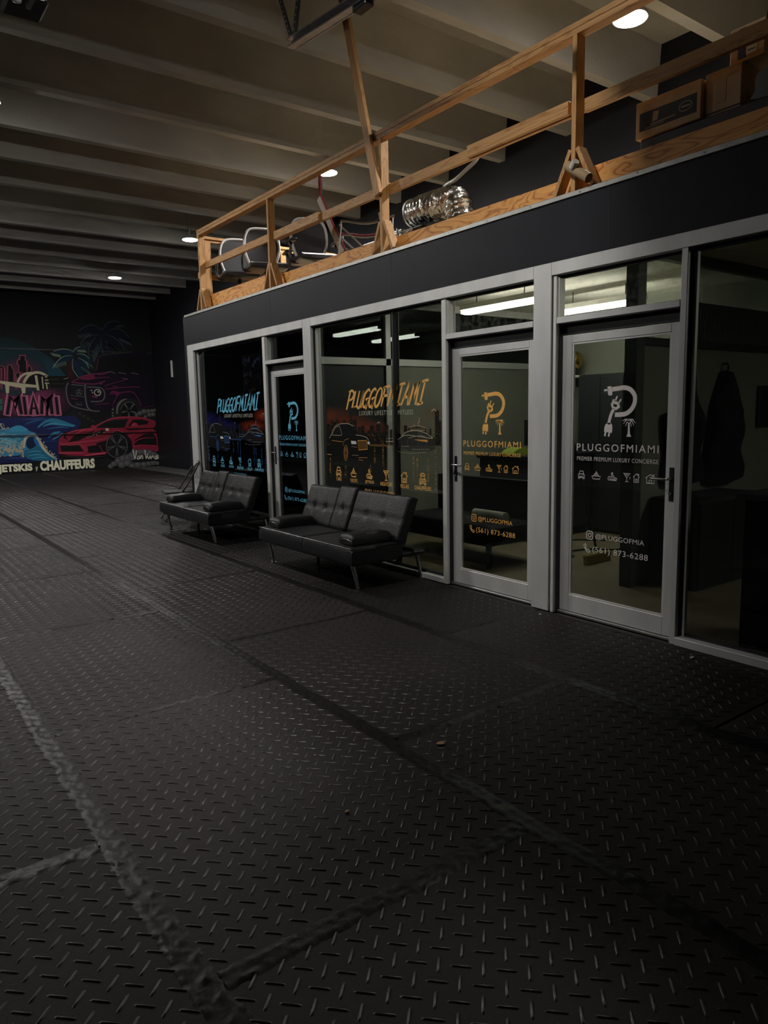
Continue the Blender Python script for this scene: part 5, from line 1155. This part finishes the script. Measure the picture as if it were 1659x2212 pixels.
# near office: coats, chair, picture, table
def coat(label, x, z, w, h, hood):
    t = thing('hanging_coat', label, 'coat', (x, 3.755, z), 0, 'dark coats on the partition')
    P = [(-.05, 0), (.05, 0), (.10, -.06)] + ([(.22, -.16), (.25, -.34), (.19, -.44)] if hood else [(.16, -.2), (.20, -.40)]) + [(w*.5, -.8*h), (w*.55, -h), (-w*.5, -h), (-w*.5, -.72*h)] + ([(-.30, -.42), (-.16, -.44)] if not hood else [(-.24, -.5), (-.20, -.3)]) + [(-.10, -.1)]
    b_ = MB(); q = smoothpts(P, 4, True); n_ = len(q); rings = []
    for d, k in ((.0, .93), (-.03, 1.0), (-.09, .97), (-.13, .80), (-.14, .4)):
        b_.v += [(p[0]*k, d*(1+.3*math.sin(p[1]*9)), -h*.5+(p[1]+h*.5)*k) for p in q]
    b_.f = [(r*n_+i, r*n_+(i+1) % n_, (r+1)*n_+(i+1) % n_, (r+1)*n_+i) for r in range(4) for i in range(n_)]+[tuple(range(n_))[::-1], tuple(range(4*n_, 5*n_))]
    b_.build('cloth', 'coat', t, smooth=True); MB().tube(smoothpts([(0, .0, .07), (0, -.05, .07), (0, -.06, .02), (0, -.04, -.04)], 4), .010, 8).build('hook', 'blackmetal', t, smooth=True)
    return t
coat('long dark coat hanging behind the white-lettered door', 1.84, 1.93, .52, 1.05, False); coat('dark hooded coat hanging behind the near dark window', 2.54, 1.90, .58, 1.05, True)
pc = thing('dark_picture', 'dark framed picture on the partition behind the near window', 'picture', (3.45, 3.755, 1.35)); MB().cbox(-.22, .22, -.03, .0, 0, .42, .004).build('frame', 'room_dark', pc); MB().box(-.19, .19, -.034, -.03, .03, .39).build('canvas', 'black', pc)
office_chair('dark office chair in the near office behind the tinted window', (2.75, 3.05, .002), math.pi*.9, 'chairs in the near office')
ct = thing('side_cabinet', 'low dark cabinet below the coats in the near office', 'cabinet', (1.95, 3.50, .002)); MB().cbox(-.55, .55, -.22, .24, .0, .78, .006).build('body', 'room_dark', ct); MB().cbox(-.54, -.005, -.235, -.22, .03, .75, .003).build('door', 'coat', ct); MB().cbox(.005, .54, -.235, -.22, .03, .75, .003).build('door', 'coat', ct)
wd_ = thing('window_desk', 'long black desk standing just inside the near dark window', 'desk', (.55, 1.1, .002))
MB().cbox(-.35, .35, -1.3, 1.25, .98, 1.02, .006).build('top', 'room_dark', wd_); MB().cbox(-.32, -.30, -1.25, 1.2, .02, .98, .004).build('modesty_panel', 'coat', wd_)
for yy in (-1.25, 1.16): MB().cbox(-.30, .32, yy, yy+.04, 0, .98, .004).build('side_panel', 'coat', wd_)
# far office: tinted poster bundle seen through the blue window
ps = thing('collage_poster', 'bluish collage poster seen through the blue-lettered window', 'poster', (.095, on_x(546, 850, .095)[0], on_x(546, 855, .095)[1])); pm_ = MB(); r_ = random.Random(4)
MB().cbox(0, .015, -.28, .30, 0, .55, .003).build('board', 'room_dark', ps)
for i in range(60):
    y, z = r_.uniform(-.27, .24), r_.uniform(.02, .48); w_, h_ = r_.uniform(.03, .10), r_.uniform(.03, .10); c = r_.choice([(46, 48, 92), (60, 66, 104), (28, 30, 54), (80, 84, 120), (70, 52, 44)])
    d = -.0012-.00005*i
    pm_.flat([(y, z), (y+w_, z+r_.uniform(-.02, .02)), (y+w_*r_.uniform(.6, 1), z+h_), (y-.01, z+h_*r_.uniform(.6, 1))], lambda p, d=d: (d, p[0], p[1]), tuple(v*.9 for v in lin(c))+(1,))
pm_.build('collage', 'poster', ps)
